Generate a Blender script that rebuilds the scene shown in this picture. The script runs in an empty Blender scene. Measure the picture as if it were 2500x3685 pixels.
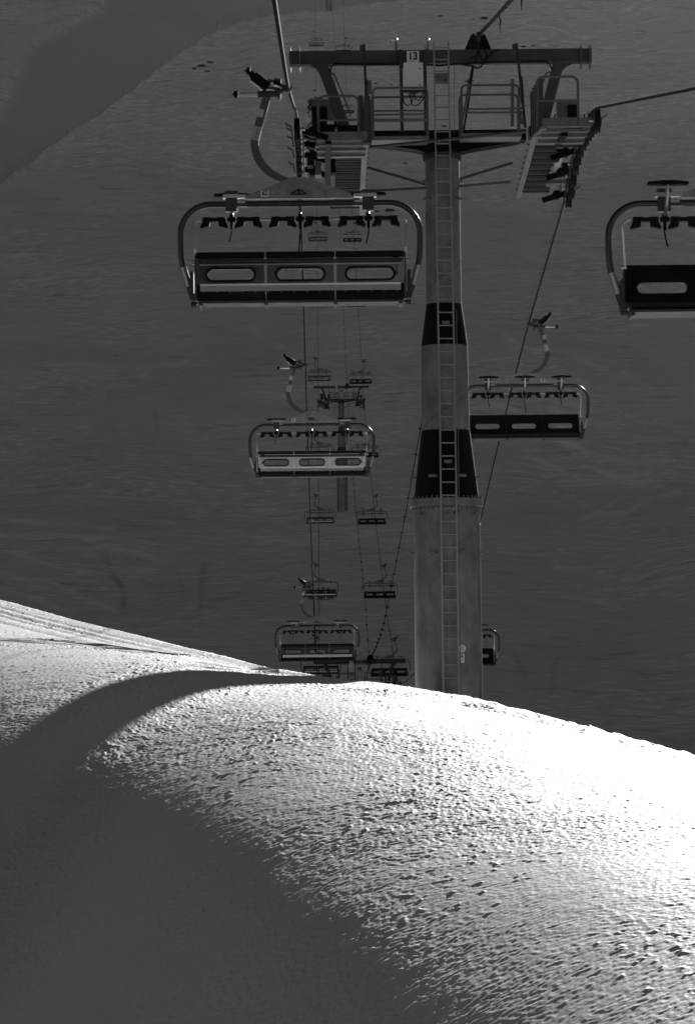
import bpy, bmesh, math, random
import numpy as np
from mathutils import Vector, Matrix
random.seed(7)
R = math.radians
C = bpy.context.scene
col = C.collection

# ------------------------------------------------------------------ camera
FPX, CX, CY = 10700.0, 1250.0, 1842.5          # focal length and centre in pixels of the 2500x3685 photograph
HORIZON = 2400.0
PITCH = math.atan((HORIZON - CY) / FPX)
YAW, ROLL = 0.00835, 0.0113
f0 = Vector((math.sin(YAW) * math.cos(PITCH), math.cos(YAW) * math.cos(PITCH), math.sin(PITCH)))
r0 = Vector((math.cos(YAW), -math.sin(YAW), 0))
u0 = r0.cross(f0)
RC = r0 * math.cos(ROLL) - u0 * math.sin(ROLL)
UC = u0 * math.cos(ROLL) + r0 * math.sin(ROLL)
cam_data = bpy.data.cameras.new("camera")
cam = bpy.data.objects.new("camera", cam_data)
col.objects.link(cam)
cam_data.sensor_fit = 'VERTICAL'
cam_data.sensor_height = 36.0
cam_data.sensor_width = 36.0
cam_data.lens = 36.0 * FPX / 3685.0
cam_data.clip_start = 0.5
cam_data.clip_end = 6000
cam.matrix_world = Matrix(((RC.x, UC.x, -f0.x, 0), (RC.y, UC.y, -f0.y, 0), (RC.z, UC.z, -f0.z, 0), (0, 0, 0, 1)))
C.camera = cam

# ------------------------------------------------------------------ sky, sun, exposure
SUN_EL, SUN_AZ = R(16.3), YAW + R(14.0)
w = bpy.data.worlds.new("World"); C.world = w; w.use_nodes = True
nt = w.node_tree; nt.nodes.clear()
sky = nt.nodes.new('ShaderNodeTexSky'); sky.sky_type = 'NISHITA'; sky.sun_disc = False
sky.sun_elevation = SUN_EL; sky.sun_rotation = SUN_AZ
sky.altitude = 2800; sky.air_density = 0.7; sky.dust_density = 0.0; sky.ozone_density = 1.0
sep = nt.nodes.new('ShaderNodeSeparateColor')
bg = nt.nodes.new('ShaderNodeBackground'); bg.inputs[1].default_value = 0.05
wo = nt.nodes.new('ShaderNodeOutputWorld')
nt.links.new(sky.outputs[0], sep.inputs[0])
nt.links.new(sep.outputs[0], bg.inputs[0])       # the red channel alone: black-and-white film behind a red filter
nt.links.new(bg.outputs[0], wo.inputs[0])
sd = bpy.data.lights.new("sun", 'SUN'); sd.energy = 5.0; sd.angle = R(0.53); sd.color = (1, 1, 1)
sun = bpy.data.objects.new("sun", sd); col.objects.link(sun)
SUN = Vector((math.sin(SUN_AZ) * math.cos(SUN_EL), math.cos(SUN_AZ) * math.cos(SUN_EL), math.sin(SUN_EL)))
sun.rotation_euler = SUN.to_track_quat('Z', 'Y').to_euler()
C.view_settings.view_transform = 'Standard'; C.view_settings.look = 'None'
C.view_settings.exposure = 0.66; C.view_settings.gamma = 1.0
C.render.engine = 'CYCLES'
C.cycles.max_bounces = 6; C.cycles.diffuse_bounces = 3; C.cycles.glossy_bounces = 3
C.cycles.sample_clamp_indirect = 4.0

# ------------------------------------------------------------------ pixel helpers (measurements -> metres)
def W(px, py, D):
    return RC * ((px - CX) / FPX * D) + UC * ((CY - py) / FPX * D) + f0 * D
def RY(px, py, Y):                                # point of a sight line on the plane y = Y
    d = W(px, py, 1.0); return d * (Y / d.y)
def PROJ(p):
    D = p.dot(f0); return (CX + p.dot(RC) / D * FPX, CY - p.dot(UC) / D * FPX, D)
RCa, UCa, FCa = np.array(RC), np.array(UC), np.array(f0)
def pchip(xs, ys):
    xs = np.asarray(xs, float); ys = np.asarray(ys, float)
    h = np.diff(xs); d = np.diff(ys) / h; m = np.zeros_like(xs)
    m[0], m[-1] = d[0], d[-1]
    for i in range(1, len(xs) - 1):
        if d[i-1] * d[i] > 0:
            w1 = 2*h[i] + h[i-1]; w2 = h[i] + 2*h[i-1]
            m[i] = (w1 + w2) / (w1 / d[i-1] + w2 / d[i])
    def f(x):
        x = np.asarray(x, float); k = np.clip(np.searchsorted(xs, x) - 1, 0, len(h) - 1)
        t = (x - xs[k]) / h[k]; t2 = t*t; t3 = t2*t
        y = (2*t3 - 3*t2 + 1)*ys[k] + (t3 - 2*t2 + t)*h[k]*m[k] + (-2*t3 + 3*t2)*ys[k+1] + (t3 - t2)*h[k]*m[k+1]
        y = np.where(x < xs[0], ys[0] + m[0]*(x - xs[0]), y)
        return np.where(x > xs[-1], ys[-1] + m[-1]*(x - xs[-1]), y)
    return f

# ------------------------------------------------------------------ materials (neutral: the place is seen in black and white)
def mat(name, base, rough=0.5, metal=0.0, var=0.0, scale=6.0, spec=0.5, bump=0.0, stretch=(1, 1, 1)):
    m = bpy.data.materials.new(name); m.use_nodes = True
    n = m.node_tree; b = n.nodes['Principled BSDF']
    b.inputs['Base Color'].default_value = (base, base, base, 1)
    b.inputs['Roughness'].default_value = rough; b.inputs['Metallic'].default_value = metal
    b.inputs['Specular IOR Level'].default_value = spec
    if var or bump:
        tc = n.nodes.new('ShaderNodeTexCoord'); mp = n.nodes.new('ShaderNodeMapping')
        mp.inputs['Scale'].default_value = stretch
        nz = n.nodes.new('ShaderNodeTexNoise'); nz.inputs['Scale'].default_value = scale
        nz.inputs['Detail'].default_value = 8; nz.inputs['Roughness'].default_value = 0.65
        n.links.new(tc.outputs['Object'], mp.inputs[0]); n.links.new(mp.outputs[0], nz.inputs[0])
        if var:
            mr = n.nodes.new('ShaderNodeMapRange')
            mr.inputs[1].default_value = 0.3; mr.inputs[2].default_value = 0.7
            mr.inputs[3].default_value = base * (1 - var); mr.inputs[4].default_value = base * (1 + var)
            n.links.new(nz.outputs[0], mr.inputs[0]); n.links.new(mr.outputs[0], b.inputs['Base Color'])
            m2 = n.nodes.new('ShaderNodeMapRange'); m2.inputs[3].default_value = max(0.05, rough - .12); m2.inputs[4].default_value = min(1, rough + .12)
            n.links.new(nz.outputs[0], m2.inputs[0]); n.links.new(m2.outputs[0], b.inputs['Roughness'])
        if bump:
            bp = n.nodes.new('ShaderNodeBump'); bp.inputs['Strength'].default_value = bump; bp.inputs['Distance'].default_value = 0.02
            n.links.new(nz.outputs[0], bp.inputs['Height']); n.links.new(bp.outputs[0], b.inputs['Normal'])
    return m
M_GALV = mat('galvanised', 0.115, 0.5, 0.35, var=0.28, scale=5)
M_MAST = mat('mast_steel', 0.14, 0.42, 0.6, var=0.42, scale=3.2, stretch=(1, 1, .5), bump=.05)
M_BLACKSTEEL = mat('black_steel', 0.003, 0.55, 0.0, var=0.3, scale=4, spec=.06)
M_RAIL = mat('rail_steel', 0.08, 0.45, 0.4, var=.2, scale=8)
M_DARK = mat('dark_metal', 0.028, 0.4, 0.3, var=0.3, scale=9)
M_ARM = mat('arm_paint', 0.06, 0.45, 0.2, var=.15, scale=5)
M_STICK = mat('worn_sticker', 0.30, 0.5, 0, var=.12, scale=9)
M_FRAME = mat('bail_paint', 0.045, 0.24, 0.55, var=0.15, scale=5)
M_RUBBER = mat('rubber', 0.006, 0.65, 0, var=.2, scale=9, spec=.06)
M_CUSH = mat('black_vinyl', 0.004, 0.6, 0, var=.3, scale=14, spec=.12, bump=.1)
M_ALU = mat('aluminium', 0.34, 0.34, 0.85, var=0.12, scale=4)
M_PANEL = mat('grey_panel', 0.24, 0.15, 0.95, var=0.08, scale=3)
M_LIGHT = mat('pale_paint', 0.72, 0.5, 0, var=.07, scale=5)
M_CABIN = mat('cabinet_paint', 0.55, 0.45, 0, var=.06, scale=3)
M_TREAD = mat('grating', 0.085, 0.5, 0.3, var=.4, scale=30)
M_INK = mat('black_ink', 0.008, 0.7, 0)
M_ROPE = mat('rope_steel', 0.016, 0.8, 0.0, var=.3, scale=40, spec=.03)
M_LADDER = mat('ladder_alloy', 0.24, 0.35, 0.7, var=.1)
M_PAN = mat('seat_pan_sheet', 0.028, 0.6, 0.0, var=.25, scale=5)
M_CABLE = mat('cable_sheath', 0.006, 0.65, 0, var=.2, scale=20, spec=.1)
M_CHROME = mat('bright_steel', 0.5, 0.22, 0.9, var=.1, scale=10)
M_ROCK = mat('rock', 0.03, 0.9, 0, var=.5, scale=3, bump=.6)
M_CLOTH = mat('dark_clothing', 0.03, 0.85, 0, var=.4, scale=6)
M_HELMET = mat('helmet_shell', 0.02, 0.35, 0, var=.1)
M_SKI = mat('ski_board', 0.03, 0.4, 0, var=.3, scale=4)
M_STAKE = mat('stake_wood', 0.05, 0.7, 0, var=.3)

# ------------------------------------------------------------------ mesh builder
class MB:
    def __init__(s): s.v = []; s.f = []
    def add(s, vs, fs):
        o = len(s.v); s.v += [tuple(v) for v in vs]; s.f += [tuple(i + o for i in f) for f in fs]; return s
    def box(s, c, size, rot=None):
        hx, hy, hz = size[0]/2, size[1]/2, size[2]/2
        vs = [Vector((x, y, z)) for x in (-hx, hx) for y in (-hy, hy) for z in (-hz, hz)]
        if rot is not None: vs = [rot @ v for v in vs]
        vs = [v + Vector(c) for v in vs]
        return s.add(vs, [(0,1,3,2),(4,6,7,5),(0,4,5,1),(2,3,7,6),(0,2,6,4),(1,5,7,3)])
    def bar(s, a, b, wd, ht, up=(0, 0, 1)):
        a, b = Vector(a), Vector(b); d = (b - a); L = d.length; d.normalize()
        up = Vector(up)
        if abs(d.dot(up)) > .99: up = Vector((0, 1, 0))
        x = d.cross(up).normalized(); z = x.cross(d)
        return s.box((a + b) / 2, (wd, L, ht), Matrix((x, d, z)).transposed())
    def tube(s, pts, r, n=10, cap=True):
        pts = [Vector(p) for p in pts]; rs = r if isinstance(r, (list, tuple)) else [r] * len(pts)
        T = []
        for i in range(len(pts)):
            a = pts[max(i-1, 0)]; b = pts[min(i+1, len(pts)-1)]; T.append((b - a).normalized())
        ref = Vector((0, 0, 1)) if abs(T[0].z) < .9 else Vector((0, 1, 0))
        N = (ref - T[0] * ref.dot(T[0])).normalized(); vs = []; fs = []
        for i, p in enumerate(pts):
            if i: N = (N - T[i] * N.dot(T[i])).normalized()
            B = T[i].cross(N)
            for k in range(n):
                a = 2*math.pi*k/n; vs.append(p + (N*math.cos(a) + B*math.sin(a)) * rs[i])
        for i in range(len(pts)-1):
            for k in range(n):
                k2 = (k+1) % n; fs.append((i*n+k, i*n+k2, (i+1)*n+k2, (i+1)*n+k))
        if cap: fs.append(tuple(range(n-1, -1, -1))); fs.append(tuple((len(pts)-1)*n + k for k in range(n)))
        return s.add(vs, fs)
    def cyl(s, a, b, r, n=14, r2=None): return s.tube([a, b], [r, r if r2 is None else r2], n)
    def prism(s, poly, y0, y1):                    # polygon in x,z extruded along y
        n = len(poly); vs = [(p[0], y0, p[1]) for p in poly] + [(p[0], y1, p[1]) for p in poly]
        fs = [tuple(range(n)), tuple(range(2*n-1, n-1, -1))] + [(i, i+n, (i+1) % n + n, (i+1) % n) for i in range(n)]
        return s.add(vs, fs)
    def ring(s, outer, inner, y0, y1):             # two loops with equal counts, in x,z
        n = len(outer)
        vs = [(p[0], y0, p[1]) for p in outer] + [(p[0], y0, p[1]) for p in inner] + [(p[0], y1, p[1]) for p in outer] + [(p[0], y1, p[1]) for p in inner]
        fs = []
        for i in range(n):
            j = (i+1) % n
            fs += [(i, j, n+j, n+i), (2*n+j, 2*n+i, 3*n+i, 3*n+j), (j, i, 2*n+i, 2*n+j), (n+i, n+j, 3*n+j, 3*n+i)]
        return s.add(vs, fs)
    def ribbon(s, pts, wd, y0, y1):                # flat bar of width wd following pts in x,z
        L, Rr = [], []
        for i, p in enumerate(pts):
            a = pts[max(i-1, 0)]; b = pts[min(i+1, len(pts)-1)]
            t = Vector((b[0]-a[0], b[1]-a[1])).normalized(); nn = Vector((-t.y, t.x))
            ww = wd[i] if isinstance(wd, (list, tuple)) else wd
            L.append((p[0]+nn.x*ww/2, p[1]+nn.y*ww/2)); Rr.append((p[0]-nn.x*ww/2, p[1]-nn.y*ww/2))
        n = len(pts); vs = [(q[0], y, q[1]) for y in (y0, y1) for lst in (L, Rr) for q in lst]
        fs = [(0, n, 3*n, 2*n), (n-1, 3*n-1, 4*n-1, 2*n-1)]
        for i in range(n-1):
            fs += [(i, i+1, n+i+1, n+i), (2*n+i, 3*n+i, 3*n+i+1, 2*n+i+1), (i, 2*n+i, 2*n+i+1, i+1), (n+i, n+i+1, 3*n+i+1, 3*n+i)]
        return s.add(vs, fs)
    def ball(s, c, r, n=8):
        c = Vector(c); rr = r if isinstance(r, (tuple, list)) else (r, r, r); vs = []; fs = []
        for i in range(1, n):
            for k in range(2*n):
                a, b = math.pi*i/n, math.pi*k/n
                vs.append(c + Vector((rr[0]*math.sin(a)*math.cos(b), rr[1]*math.sin(a)*math.sin(b), rr[2]*math.cos(a))))
        m = 2*n
        for i in range(n-2):
            for k in range(m): fs.append((i*m+k, (i+1)*m+k, (i+1)*m+(k+1) % m, i*m+(k+1) % m))
        vs += [c + Vector((0, 0, rr[2])), c - Vector((0, 0, rr[2]))]
        for k in range(m):
            fs.append((len(vs)-2, k, (k+1) % m)); fs.append((len(vs)-1, (n-2)*m+(k+1) % m, (n-2)*m+k))
        return s.add(vs, fs)
    def build(s, name, m, parent=None, pivot=None, fix=True, angle=35):
        me = bpy.data.meshes.new(name); p = Vector(pivot) if pivot is not None else Vector((0, 0, 0))
        me.from_pydata([tuple(Vector(v) - p) for v in s.v], [], s.f)
        if fix:
            b = bmesh.new(); b.from_mesh(me); bmesh.ops.recalc_face_normals(b, faces=b.faces); b.to_mesh(me); b.free()
        me.polygons.foreach_set('use_smooth', [True] * len(me.polygons)); me.set_sharp_from_angle(angle=R(angle))
        me.materials.append(m); o = bpy.data.objects.new(name, me); col.objects.link(o)
        if parent is not None: o.parent = parent
        o.location = p - (Vector(parent.get('_pv', (0, 0, 0))) if parent is not None else Vector((0, 0, 0)))
        if pivot is not None: o['_pv'] = tuple(p)
        return o

def tag(o, label=None, cat=None, group=None, kind=None):
    if label: o['label'] = label
    if cat: o['category'] = cat
    if group: o['group'] = group
    if kind: o['kind'] = kind
    return o
def empty(name, loc, rz=0.0):
    o = bpy.data.objects.new(name, None); col.objects.link(o); o.location = loc; o.rotation_euler = (0, 0, rz); o.empty_display_size = .3; return o
KIDS = {}
def copy_tree(o, parent=None, skip=()):
    c = o.copy(); col.objects.link(c)
    if parent is not None: c.parent = parent
    for ch in [x for x in list(o.children) if not x.get('_skip') in skip or not skip]: copy_tree(ch, c, skip)
    return c
def text_mesh(name, body, size, loc, facing, m, parent, bold=0.0, sx=1.0):
    cu = bpy.data.curves.new(name, 'FONT'); cu.body = body; cu.size = size; cu.align_x = 'CENTER'; cu.align_y = 'CENTER'
    cu.offset = bold; cu.extrude = 0.002
    t = bpy.data.objects.new(name, cu); col.objects.link(t); bpy.context.view_layer.update()
    me = bpy.data.meshes.new_from_object(t.evaluated_get(bpy.context.evaluated_depsgraph_get()))
    bpy.data.objects.remove(t); bpy.data.curves.remove(cu)
    me.transform(Matrix.Diagonal((sx, 1, 1, 1)))
    # facing -1: read from -y ; +1: read from +y
    rot = Matrix.Rotation(R(90), 4, 'X') if facing < 0 else Matrix.Rotation(R(180), 4, 'Z') @ Matrix.Rotation(R(90), 4, 'X')
    me.transform(Matrix.Translation(Vector(loc)) @ rot)
    me.materials.clear(); me.materials.append(m); o = bpy.data.objects.new(name, me); col.objects.link(o); o.parent = parent; return o

# ------------------------------------------------------------------ noise
def grad_noise(x, y, seed):
    xi = np.floor(x).astype(np.int64); yi = np.floor(y).astype(np.int64)
    xf = (x - xi).astype(np.float32); yf = (y - yi).astype(np.float32)
    rng = np.random.default_rng(seed); perm = rng.permutation(1024); ang = (rng.random(1024) * 2*np.pi).astype(np.float32)
    gx, gy = np.cos(ang), np.sin(ang)
    def g(ix, iy, dx, dy):
        h = perm[(perm[ix & 1023] + iy) & 1023]; return gx[h]*dx + gy[h]*dy
    u = xf*xf*xf*(xf*(xf*6 - 15) + 10); v = yf*yf*yf*(yf*(yf*6 - 15) + 10)
    n00 = g(xi, yi, xf, yf); n10 = g(xi+1, yi, xf-1, yf); n01 = g(xi, yi+1, xf, yf-1); n11 = g(xi+1, yi+1, xf-1, yf-1)
    a = n00 + u*(n10 - n00); b = n01 + u*(n11 - n01)
    return (a + v*(b - a)) * 1.5
def grid_mesh(name, P, m, attr=None):
    nr, nc = P.shape[:2]; me = bpy.data.meshes.new(name)
    idx = np.arange(nr*nc, dtype=np.int32).reshape(nr, nc)
    q = np.stack([idx[:-1, :-1], idx[:-1, 1:], idx[1:, 1:], idx[1:, :-1]], -1).reshape(-1, 4)
    nf = len(q)
    me.vertices.add(nr*nc); me.vertices.foreach_set('co', P.reshape(-1).astype(np.float32))
    me.loops.add(nf*4); me.loops.foreach_set('vertex_index', q.reshape(-1))
    me.polygons.add(nf); me.polygons.foreach_set('loop_start', np.arange(nf, dtype=np.int32)*4)
    me.polygons.foreach_set('use_smooth', np.ones(nf, dtype=bool))
    if attr is not None:
        a = me.attributes.new(attr[0], 'FLOAT', 'POINT'); a.data.foreach_set('value', attr[1].reshape(-1).astype(np.float32))
    me.update(calc_edges=True); me.validate()
    me.materials.append(m); o = bpy.data.objects.new(name, me); col.objects.link(o); return o

# ------------------------------------------------------------------ snow materials
def snow_near():
    m = bpy.data.materials.new('snow_crust'); m.use_nodes = True; n = m.node_tree; b = n.nodes['Principled BSDF']
    b.inputs['Base Color'].default_value = (.70, .70, .70, 1); b.inputs['Roughness'].default_value = .6
    b.inputs['Specular IOR Level'].default_value = .2
    tc = n.nodes.new('ShaderNodeTexCoord')
    nz = n.nodes.new('ShaderNodeTexNoise'); nz.inputs['Scale'].default_value = 28; nz.inputs['Detail'].default_value = 6; nz.inputs['Roughness'].default_value = .7
    mp = n.nodes.new('ShaderNodeMapping'); mp.inputs['Scale'].default_value = (.8, .6, 1)
    n.links.new(tc.outputs['Object'], mp.inputs[0]); n.links.new(mp.outputs[0], nz.inputs[0])
    bp = n.nodes.new('ShaderNodeBump'); bp.inputs['Strength'].default_value = .35; bp.inputs['Distance'].default_value = .012
    n.links.new(nz.outputs[0], bp.inputs['Height']); n.links.new(bp.outputs[0], b.inputs['Normal'])
    return m
def snow_far():
    m = bpy.data.materials.new('snow_slope'); m.use_nodes = True; n = m.node_tree; b = n.nodes['Principled BSDF']; L = n.links
    b.inputs['Roughness'].default_value = .7; b.inputs['Specular IOR Level'].default_value = .2
    tc = n.nodes.new('ShaderNodeTexCoord')
    big = n.nodes.new('ShaderNodeTexNoise'); big.inputs['Scale'].default_value = .018; big.inputs['Detail'].default_value = 2
    L.new(tc.outputs['Object'], big.inputs[0])
    flat = n.nodes.new('ShaderNodeVectorMath'); flat.operation = 'MULTIPLY'; flat.inputs[1].default_value = (1, .36, 0); L.new(tc.outputs['Object'], flat.inputs[0])
    def streak(rz, sc, seed, lo, hi):
        # tracks turn slowly: coordinates bent by a large soft noise, then stretched
        mul = n.nodes.new('ShaderNodeVectorMath'); mul.operation = 'MULTIPLY_ADD'
        mul.inputs[1].default_value = (7, 7, 0); L.new(big.outputs['Color'], mul.inputs[0]); L.new(flat.outputs[0], mul.inputs[2])
        mp = n.nodes.new('ShaderNodeMapping'); mp.inputs['Rotation'].default_value = (0, 0, R(rz)); mp.inputs['Scale'].default_value = sc
        mp.inputs['Location'].default_value = (seed, seed*1.7, 0)
        L.new(mul.outputs[0], mp.inputs[0])
        nz = n.nodes.new('ShaderNodeTexNoise'); nz.inputs['Scale'].default_value = 1; nz.inputs['Detail'].default_value = 3; nz.inputs['Roughness'].default_value = .55
        L.new(mp.outputs[0], nz.inputs[0])
        mr = n.nodes.new('ShaderNodeMapRange'); mr.inputs[1].default_value = lo; mr.inputs[2].default_value = hi; L.new(nz.outputs[0], mr.inputs[0])
        return mr.outputs[0]
    def math_(op, a, bb):
        k = n.nodes.new('ShaderNodeMath'); k.operation = op
        for i, q in enumerate((a, bb)):
            if isinstance(q, (int, float)): k.inputs[i].default_value = q
            else: L.new(q, k.inputs[i])
        return k.outputs[0]
    s1 = streak(17, (.40, 3.4, 1), 3.1, .53, .68)
    s2 = streak(-10, (.45, 4.0, 1), 17.3, .56, .72)
    s3 = streak(30, (.10, 2.0, 1), 41.0, .56, .70)
    d1 = streak(80, (.12, 1.6, 1), 9.0, .57, .74)
    patch = n.nodes.new('ShaderNodeTexNoise'); patch.inputs['Scale'].default_value = .03; patch.inputs['Detail'].default_value = 3; L.new(tc.outputs['Object'], patch.inputs[0])
    pr = n.nodes.new('ShaderNodeMapRange'); pr.inputs[1].default_value = .35; pr.inputs[2].default_value = .7; L.new(patch.outputs[0], pr.inputs[0])
    at = n.nodes.new('ShaderNodeAttribute'); at.attribute_name = 'groomed'
    trk = n.nodes.new('ShaderNodeAttribute'); trk.attribute_name = 'ski_track'
    wild = math_('SUBTRACT', 1.0, at.outputs['Fac'])
    ss = math_('ADD', math_('ADD', s1, math_('MULTIPLY', s2, .8)), math_('MULTIPLY', s3, .7))
    ss = math_('MULTIPLY', math_('MULTIPLY', ss, pr.outputs[0]), wild)
    ss = math_('SUBTRACT', ss, math_('MULTIPLY', math_('MULTIPLY', d1, .5), wild))
    alb = math_('ADD', math_('MULTIPLY', math_('ADD', ss, math_('MULTIPLY', trk.outputs['Fac'], .50)), .50), .70)
    alb = math_('SUBTRACT', alb, math_('MULTIPLY', at.outputs['Fac'], .13))
    cl = n.nodes.new('ShaderNodeClamp'); cl.inputs[1].default_value = .3; cl.inputs[2].default_value = .92; L.new(alb, cl.inputs[0])
    L.new(cl.outputs[0], b.inputs['Base Color'])
    bp = n.nodes.new('ShaderNodeBump'); bp.inputs['Strength'].default_value = .12; bp.inputs['Distance'].default_value = .15
    L.new(ss, bp.inputs['Height']); L.new(bp.outputs[0], b.inputs['Normal'])
    return m
M_SNOW, M_SLOPE = snow_near(), snow_far()

# ------------------------------------------------------------------ foreground snow ridge
SA_, CA_ = math.sin(SUN_AZ), math.cos(SUN_AZ)
def Wn(px, py, D):
    px, py, D = np.asarray(px, float), np.asarray(py, float), np.asarray(D, float)
    return ((px-CX)/FPX*D)[..., None]*RCa + ((CY-py)/FPX*D)[..., None]*UCa + D[..., None]*FCa
PC = pchip([-3000, -600, 0, 400, 800, 1000, 1170, 1330, 1500, 1740, 2000, 2250, 2500, 3000, 5500],
           [1750, 2020, 2160, 2265, 2362, 2408, 2438, 2456, 2478, 2527, 2590, 2655, 2722, 2860, 3300])
def ridge_profile():
    """Smooth dome of the ridge: crest line, brow where the slope turns steeper than the sunlight, rounded profiles between."""
    pt = pchip([-3000, 0, 200, 400, 600, 800, 1000, 1150, 1350, 1500, 2000, 2500, 3000, 5500],
               [2200, 2612, 2642, 2702, 2785, 2885, 3015, 3115, 3275, 3400, 3720, 4080, 4500, 5700])
    dcf = pchip([-3000, 0, 450, 800, 1000, 1150, 1300, 1612, 2000, 2500, 5500], [90, 80, 74, 66.5, 58, 54, 52.2, 50, 46.5, 43, 34])
    dtf = pchip([-3000, -600, -100, 0, 150, 380, 550, 700, 1000, 1200, 1500, 2000, 2500, 3000, 5500], [92, 50, 40.5, 39.2, 38.8, 40.0, 38.4, 36, 32, 29.5, 26, 21.5, 18, 15.5, 9])
    px = np.linspace(-3000, 5500, 2000)
    def sm(a, wd=25):
        k = np.exp(-.5*(np.arange(-3*wd, 3*wd+1)/wd)**2); k /= k.sum()
        p = np.concatenate([2*a[0]-a[3*wd:0:-1], a, 2*a[-1]-a[-2:-3*wd-2:-1]]); return np.convolve(p, k, 'valid')
    Pc, Pt = Wn(px, PC(px), sm(dcf(px))), Wn(px, pt(px), sm(dtf(px)))
    N = np.cross(np.gradient(Pc, axis=0), Pc); N *= np.sign(N[:, 2:])
    m0 = -(N[:, 0]*SA_ + N[:, 1]*CA_)/N[:, 2]
    c = np.linspace(-56, 4.5, 4000)
    def line(P, v): return sm(np.interp(c, P[:, 0]*CA_ - P[:, 1]*SA_, v), 22)
    dg = np.interp(px, [0, 450, 950, 5500], [.14, .13, .06, .055])
    along = lambda P: -(P[:, 0]*SA_ + P[:, 1]*CA_)
    return c, line(Pc, along(Pc)), line(Pc, Pc[:, 2]), line(Pc, m0), line(Pt, along(Pt)), line(Pt, Pt[:, 2]), line(Pc, dg)
PROF = ridge_profile()
def ridge_height(X, Y):
    c, s0, z0, g0, s1, z1, dg = PROF
    cc = X*CA_ - Y*SA_; s = -(X*SA_ + Y*CA_); I = lambda a: np.interp(cc, c, a)
    S0, Z0, G0, S1, Z1, DG = I(s0), I(z0), I(g0), I(s1), I(z1), I(dg); L = np.maximum(S1-S0, 2.0); ME = .24
    u = (s-S0)/L; uc = np.clip(u, 0, 1)
    z = (2*uc**3-3*uc**2+1)*Z0 + (uc**3-2*uc**2+uc)*L*(-G0-DG) + (3*uc**2-2*uc**3)*Z1 + (uc**3-uc**2)*L*(-ME)
    e = np.maximum(s-S1, 0); z = np.where(u > 1, Z1 - ME*e - .20*(e - 2.5*(1-np.exp(-e/2.5))), z)
    b = np.maximum(S0-s, 0); return np.where(u < 0, Z0 + G0*b - .0042*b*b, z)
def build_ridge():
    us = np.concatenate([np.linspace(-.62, -.150, 50)[:-1], np.linspace(-.150, .150, 1080), np.linspace(.150, .62, 50)[1:]])
    ys_ = np.concatenate([np.linspace(6, 13, 40)[:-1], np.geomspace(13, 86, 2450), np.linspace(86, 135, 110)[1:]])
    Y = np.broadcast_to(ys_[:, None], (len(ys_), len(us))); X = Y*(us[None, :] + YAW)
    P = np.stack([X, Y, np.maximum(ridge_height(X, Y), -18.5)], -1)
    DD = P @ FCa; PX = CX + (P @ RCa)/DD*FPX; PY = CY - (P @ UCa)/DD*FPX
    # wind crust: short ridges a hand's width long, lumps, and a slow swell
    wx = X + .10*grad_noise(X*.9, Y*.7, 1); wy = Y + .22*grad_noise(X*.8+9, Y*.6, 2)
    n1 = grad_noise(wx*2.6, wy*2.4, 3); n2 = grad_noise(wx*9.0, wy*8.0, 4)
    n3 = grad_noise(wx*17.0 + 3, wy*13.0, 5); n4 = grad_noise(X*34, Y*18, 6)
    amp = .80 + .55*grad_noise(X*.30, Y*.22, 8)
    rid = np.clip(.45 - np.abs(n2), -1, .45)
    h = .007*n1 + .0105*rid + .0064*np.maximum(n3, -.25) + .0026*n4
    lump = np.clip(grad_noise(wx*6.5+31, wy*6.0+7, 9) - .30, 0, .35)*np.clip(grad_noise(X*.55+5, Y*.30, 10)+.30, 0, 1)
    h = h*np.clip(amp, .3, 1.4) + .050*lump*(.55 + .6*n3)
    h *= 1 + .45*np.clip((Y-30)/14, 0, 1)
    h += .02*grad_noise(X*.35, Y*.25, 11)
    # tracks along the crest on the left and the trodden path along the crest on the right
    def groove(pts, wd, dep):
        pp = np.array(pts, float); best = np.full(PX.shape, 1e9)
        gy = np.interp(PX, pp[:, 0], pp[:, 1]); on = (PX > pp[0, 0]) & (PX < pp[-1, 0])
        d = np.abs(PY - gy)*DD/FPX
        return np.where(on, -dep*np.exp(-(d/wd)**2), 0)
    for dy, dp in ((22, .03), (38, .045), (52, .03), (74, .035)):
        h += groove([(-400, 2075+dy*1.1), (0, 2163+dy), (400, 2268+dy*.9), (800, 2362+dy*.45), (1000, 2408+dy*.2)], .03, dp)
    c_, s0_ = PROF[0], PROF[1]; cc = X*CA_ - Y*SA_; ds_ = -(X*SA_ + Y*CA_) - np.interp(cc, c_, s0_)
    edge = np.exp(-(ds_/1.0)**2)*np.clip((PX-1560)/100, 0, 1)
    h += edge*(.01 + .04*np.clip(grad_noise(X*4.5, Y*1.5, 21), -.3, 1))
    h += groove([(1650, 2527), (1900, 2583), (2500, 2738), (2900, 2850)], .025, .06)
    P = P.copy(); P[..., 2] += h
    o = grid_mesh('snow_ridge', P, M_SNOW); tag(o, kind='structure')
    return P, PX, PY, DD
RIDGE = build_ridge()

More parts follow.
